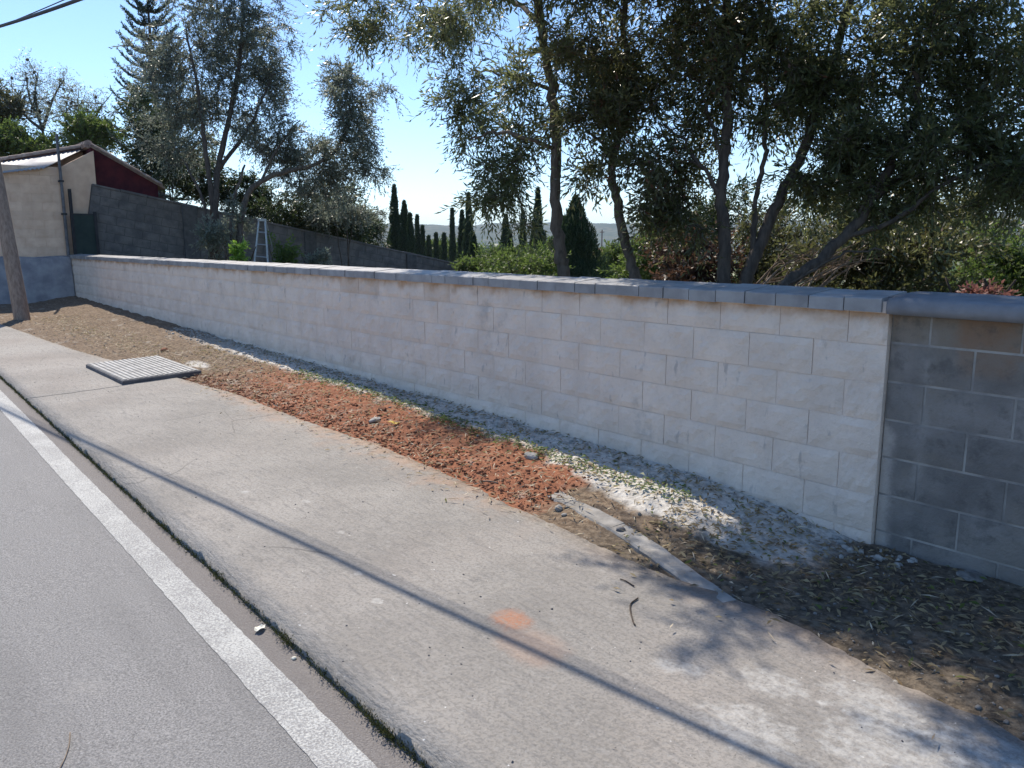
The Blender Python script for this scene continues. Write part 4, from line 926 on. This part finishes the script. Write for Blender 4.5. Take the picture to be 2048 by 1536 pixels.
N = 1900; X = r.uniform(-11, .25, N); Y = -np.abs(r.normal(.02, .16, N)) - .03 + .0 * X; Y = np.where(r.uniform(0, 1, N) < .3, -r.uniform(.05, .42, N), Y)
chips('rubble', 'pale broken mortar and limestone chips along the wall foot', 'rubble', X, Y, .007 + .018 * r.uniform(0, 1, N) ** 3, M['stone'], 602)
N = 3800; X = r.uniform(-7.2, -1.5, N); Y = np.interp(X, EDGE[:, 0], EDGE[:, 1]) + .03 + np.abs(r.normal(0, .25, N)); k = Y < -.4; X, Y = X[k], Y[k]
chips('soil_clods', 'loose red earth clods spread on the verge', 'soil', X, Y, .004 + .012 * r.uniform(0, 1, len(X)) ** 3, M['clod'], 603)
N = 1600; X = np.where(r.uniform(0, 1, N) < .4, r.uniform(-1.4, 2.5, N), r.uniform(-15, -6, N)); Y = np.interp(X, EDGE[:, 0], EDGE[:, 1]) + np.abs(r.normal(0, .5, N)) + .02; k = Y < -.04; X, Y = X[k], Y[k]
chips('gravel', 'small mixed stones scattered on the bare verge', 'gravel', X, Y, .003 + .012 * r.uniform(0, 1, len(X)) ** 4, M['gravelm'], 604)
N = 420; X = r.uniform(-9, 2.2, N); Y = r.uniform(-2.75, -1.2, N)
chips('grit', 'tiny dark and pale grit on the concrete pavement', 'grit', X, Y, .0018 + .004 * r.uniform(0, 1, N) ** 3, M['dkstone'], 605)
def litter(name, label, X, Y, ll, lw, mat, seed, lift=.006):
    r = np.random.default_rng(seed); N = len(X); O = np.stack([X, Y, surf(X, Y) + lift + r.uniform(0, .012, N)], -1); a = r.uniform(0, 6.28, N)
    D = norm(np.stack([np.cos(a), np.sin(a), r.normal(0, .25, N)], -1)); wd = norm(np.cross(D, norm(np.array([0, 0, 1.]) + r.normal(0, .4, (N, 3))))); l = ll * r.uniform(.5, 1.2, N)[:, None]; w_ = lw * r.uniform(.7, 1.2, N)[:, None]
    up = np.array([0, 0, 1.]) * (w_ * r.uniform(0, .6, (N, 1)))
    V = np.stack([O, O + D * l * .45 + wd * w_ * .5 + up, O + D * l, O + D * l * .45 - wd * w_ * .5 + up], 1).reshape(-1, 3)
    return tag(link(name, qmesh(name, V, np.arange(4 * N).reshape(-1, 4), np.repeat(r.uniform(0, 1, N), 4)), mat), label, 'leaves', kind='stuff')
def band(n, x0, x1, ymid, ys_, r): X = r.uniform(x0, x1, n); return X, np.clip(np.interp(X, [-12, -8, -4, -1.5, 0, 2.5], ymid) + r.normal(0, ys_, n), -1.6, -.03)
xa, ya = band(1100, -9, -.8, [-.5, -.5, -.42, -.42, -.35, -.3], .1, r); xb, yb = band(2600, -.9, 2.6, [-.6, -.6, -.6, -.6, -.55, -.6], .28, r); xc, yc = band(1500, -15, -1.5, [-1.1, -.9, -.75, -.8, -.8, -.8], .25, r); xd, yd = band(900, -9, .3, [-.1, -.1, -.1, -.12, -.2, -.2], .07, r)
litter('leaf_litter', 'dry and green fallen olive leaves over the verge', np.r_[xa, xb, xc, xd], np.r_[ya, yb, yc, yd], .05, .014, M['litter'], 611)
xg, yg = band(1300, -6.2, -.9, [-.36, -.36, -.34, -.42, -.35, -.3], .055, r)
litter('green_litter', 'fresh green clippings lying along the edge of the wall shadow', xg, yg, .04, .016, M['green'], 612, .012)
rs = np.random.default_rng(613); xs1, ys1 = band(2600, -15, -1.2, [-1.1, -.95, -.85, -.85, -.8, -.8], .2, rs); xs2, ys2 = band(250, -1.2, 2.4, [-.6, -.6, -.6, -.6, -.7, -.8], .3, rs)
litter('straw', 'pale dry straw and wood splinters scattered over the earth', np.r_[xs1, xs2], np.r_[ys1, ys2], .08, .008, M['straw'], 614, .014)
# weeds in the kerb joint
r = np.random.default_rng(621); xk = np.concatenate([r.uniform(-9, .6, 2600), r.normal(-.22, .07, 130), r.normal(-1.0, .04, 60), r.normal(-1.72, .03, 30), r.normal(-2.6, .05, 40)]); N = len(xk)
O = np.stack([xk, kerb_y(xk) - .008 + r.normal(0, .004, N), -SL * xk - ROAD_DROP], -1); D = norm(np.stack([r.normal(0, .5, N), r.normal(-.25, .4, N), np.full(N, 1.)], -1))
V, Q, tone = leaves(O, D, np.where(np.arange(N) < 2600, .03, .045) * r.uniform(.3, 1.5, N), 3, .014, .004, r, .1, .45)
tag(link('kerb_weeds', qmesh('kerb_weeds', V, Q, tone), M['weed']), 'low weeds growing in the dark joint along the pavement edge', 'weeds', kind='stuff')

def stone(label, px, py, size, mat, seed, cat='stone', name='stone', X=None, Y=None, squash=(1.3, .9, .5)):
    r = np.random.default_rng(seed); d = FW + RT * (px - 1024) / F_PX + UP * (768 - py) / F_PX; lo, hi = .5, 40
    for _ in range(50):
        m_ = (lo + hi) / 2; q = CAM + d * m_
        if q[2] > float(surf(q[0], q[1])): lo = m_
        else: hi = m_
    q = CAM + d * lo; bm = bmesh.new(); bmesh.ops.create_icosphere(bm, subdivisions=2, radius=1)
    for v in bm.verts:
        n_ = .75 + .5 * float(vn(v.co.x * 1.7 + seed, v.co.y * 1.7 + v.co.z * 2.1, seed % 50)); v.co = Vector((v.co.x * squash[0], v.co.y * squash[1], v.co.z * squash[2])) * n_ * size
    me = bpy.data.meshes.new(name); bm.to_mesh(me); bm.free(); o = link(name, me, mat, None, False)
    o.location = (q[0], q[1], float(surf(q[0], q[1])) + size * squash[2] * .45); o.rotation_euler = (r.uniform(-.2, .2), r.uniform(-.2, .2), r.uniform(0, 6)); return tag(o, label, cat)
stone('flat pale stone lying on the red soil left of the yellow scrap', 748, 843, .045, M['stone'], 701)
stone('pale oblong stone at the edge of the dust near the red soil end', 1062, 914, .042, M['stone'], 702)
stone('white stone resting on the old edging strip', 1117, 1020, .028, M['stone'], 703, squash=(1, .9, .8))
stone('small white stone beside the one on the edging strip', 1128, 1030, .014, M['stone'], 704)
stone('round dark grey stone on the edging strip', 1241, 1064, .026, M['dkstone'], 705, squash=(1, 1, .8))
stone('brown clod of earth on the red soil above the flat pale stone', 765, 820, .035, M['clod'], 706)
stone('brown lump at the edge of the white patch near the hatch', 330, 702, .06, M['clod'], 707)
stone('grey rubble lump against the wall foot left of the dark joint', 1000, 850, .05, M['stone'], 708)
stone('pale stone at the foot of the grey wall on leaf litter', 1805, 1098, .028, M['gravelm'], 709)
stone('flat pale slab fragment against the grey wall foot', 1945, 1155, .06, M['gravelm'], 710, squash=(1.7, .9, .25))
stone('white pebble lying beside the kerb joint', 588, 1318, .009, M['paper'], 711, squash=(1, 1, .7))
def scrap(label, px, py, w_, h_, mat, rot, name='scrap', cat='litter'):
    d = FW + RT * (px - 1024) / F_PX + UP * (768 - py) / F_PX; t = 1.
    while t < 40:
        q = CAM + d * t
        if q[2] < float(surf(q[0], q[1])): break
        t += .004
    n = 6; V = []; Fc = []; c, s = math.cos(rot), math.sin(rot)
    for j in range(3):
        for i_ in range(n):
            x = (i_ / (n - 1) - .5) * w_; y = (j / 2 - .5) * h_ * (1 - (abs(i_ / (n - 1) - .5) * 1.6) ** 2 * .8); V.append((x * c - y * s, x * s + y * c, .006 + .010 * math.sin(i_ * 1.3) * (w_ / .06) * .5 + (.005 if j != 1 else 0)))
    for j in range(2):
        for i_ in range(n - 1): a = j * n + i_; Fc.append((a, a + 1, a + n + 1, a + n))
    o = link(name, pmesh(name, V, Fc), mat); o.location = (q[0], q[1], float(surf(q[0], q[1])) + (.016 if w_ > .08 else .004)); md = o.modifiers.new('s', 'SOLIDIFY'); md.thickness = .0015; return tag(o, label, cat)
scrap('yellow scrap lying on the red soil', 787, 851, .10, .045, M['yellow'], .7)
scrap('cream dried leaf lying beside the kerb joint', 520, 1262, .055, .035, M['paper'], 2.2, 'dry_leaf', 'leaf')
def twig(label, pts, rad, mat, name='twig'):
    P = []
    for px, py in pts:
        d = FW + RT * (px - 1024) / F_PX + UP * (768 - py) / F_PX; t = 1.
        while t < 40:
            q = CAM + d * t
            if q[2] < float(surf(q[0], q[1])) + .006: break
            t += .004
        P.append(q)
    return tag(MB().tube(spline(P, 4), rad, 6).obj(name, mat, None, True), label, 'twig')
twig('short dark twig lying on the concrete in the light', [(1276, 1196), (1262, 1207), (1261, 1222), (1266, 1242), (1270, 1250)], .0035, M['bark2'])
twig('thin dark twig lying in the leaf shadow on the concrete', [(1240, 1158), (1252, 1162), (1268, 1172)], .003, M['bark2'])
twig('curved pale stalk lying on the asphalt', [(140, 1465), (138, 1490), (130, 1515), (118, 1540)], .002, M['twig'])
twig('pale straw lying on the red soil by the edging strip', [(966, 962), (980, 962), (996, 966)], .004, M['twig'])

# ------------------------------------------------------------------ the hazy air over the valley
hzm = bpy.data.materials.new('haze_air'); hzm.use_nodes = True; t_ = hzm.node_tree; t_.nodes.clear()
out = t_.nodes.new('ShaderNodeOutputMaterial'); pv = t_.nodes.new('ShaderNodeVolumePrincipled'); pv.inputs['Color'].default_value = (.72, .86, 1, 1); pv.inputs['Density'].default_value = .00018; pv.inputs['Anisotropy'].default_value = 0.
t_.links.new(pv.outputs[0], out.inputs['Volume'])
tag(MB().box((-5400, -5400, -60), (5400, 5400, 160)).obj('haze', hzm), 'thin bluish haze over the valley and hills', 'haze', kind='stuff')
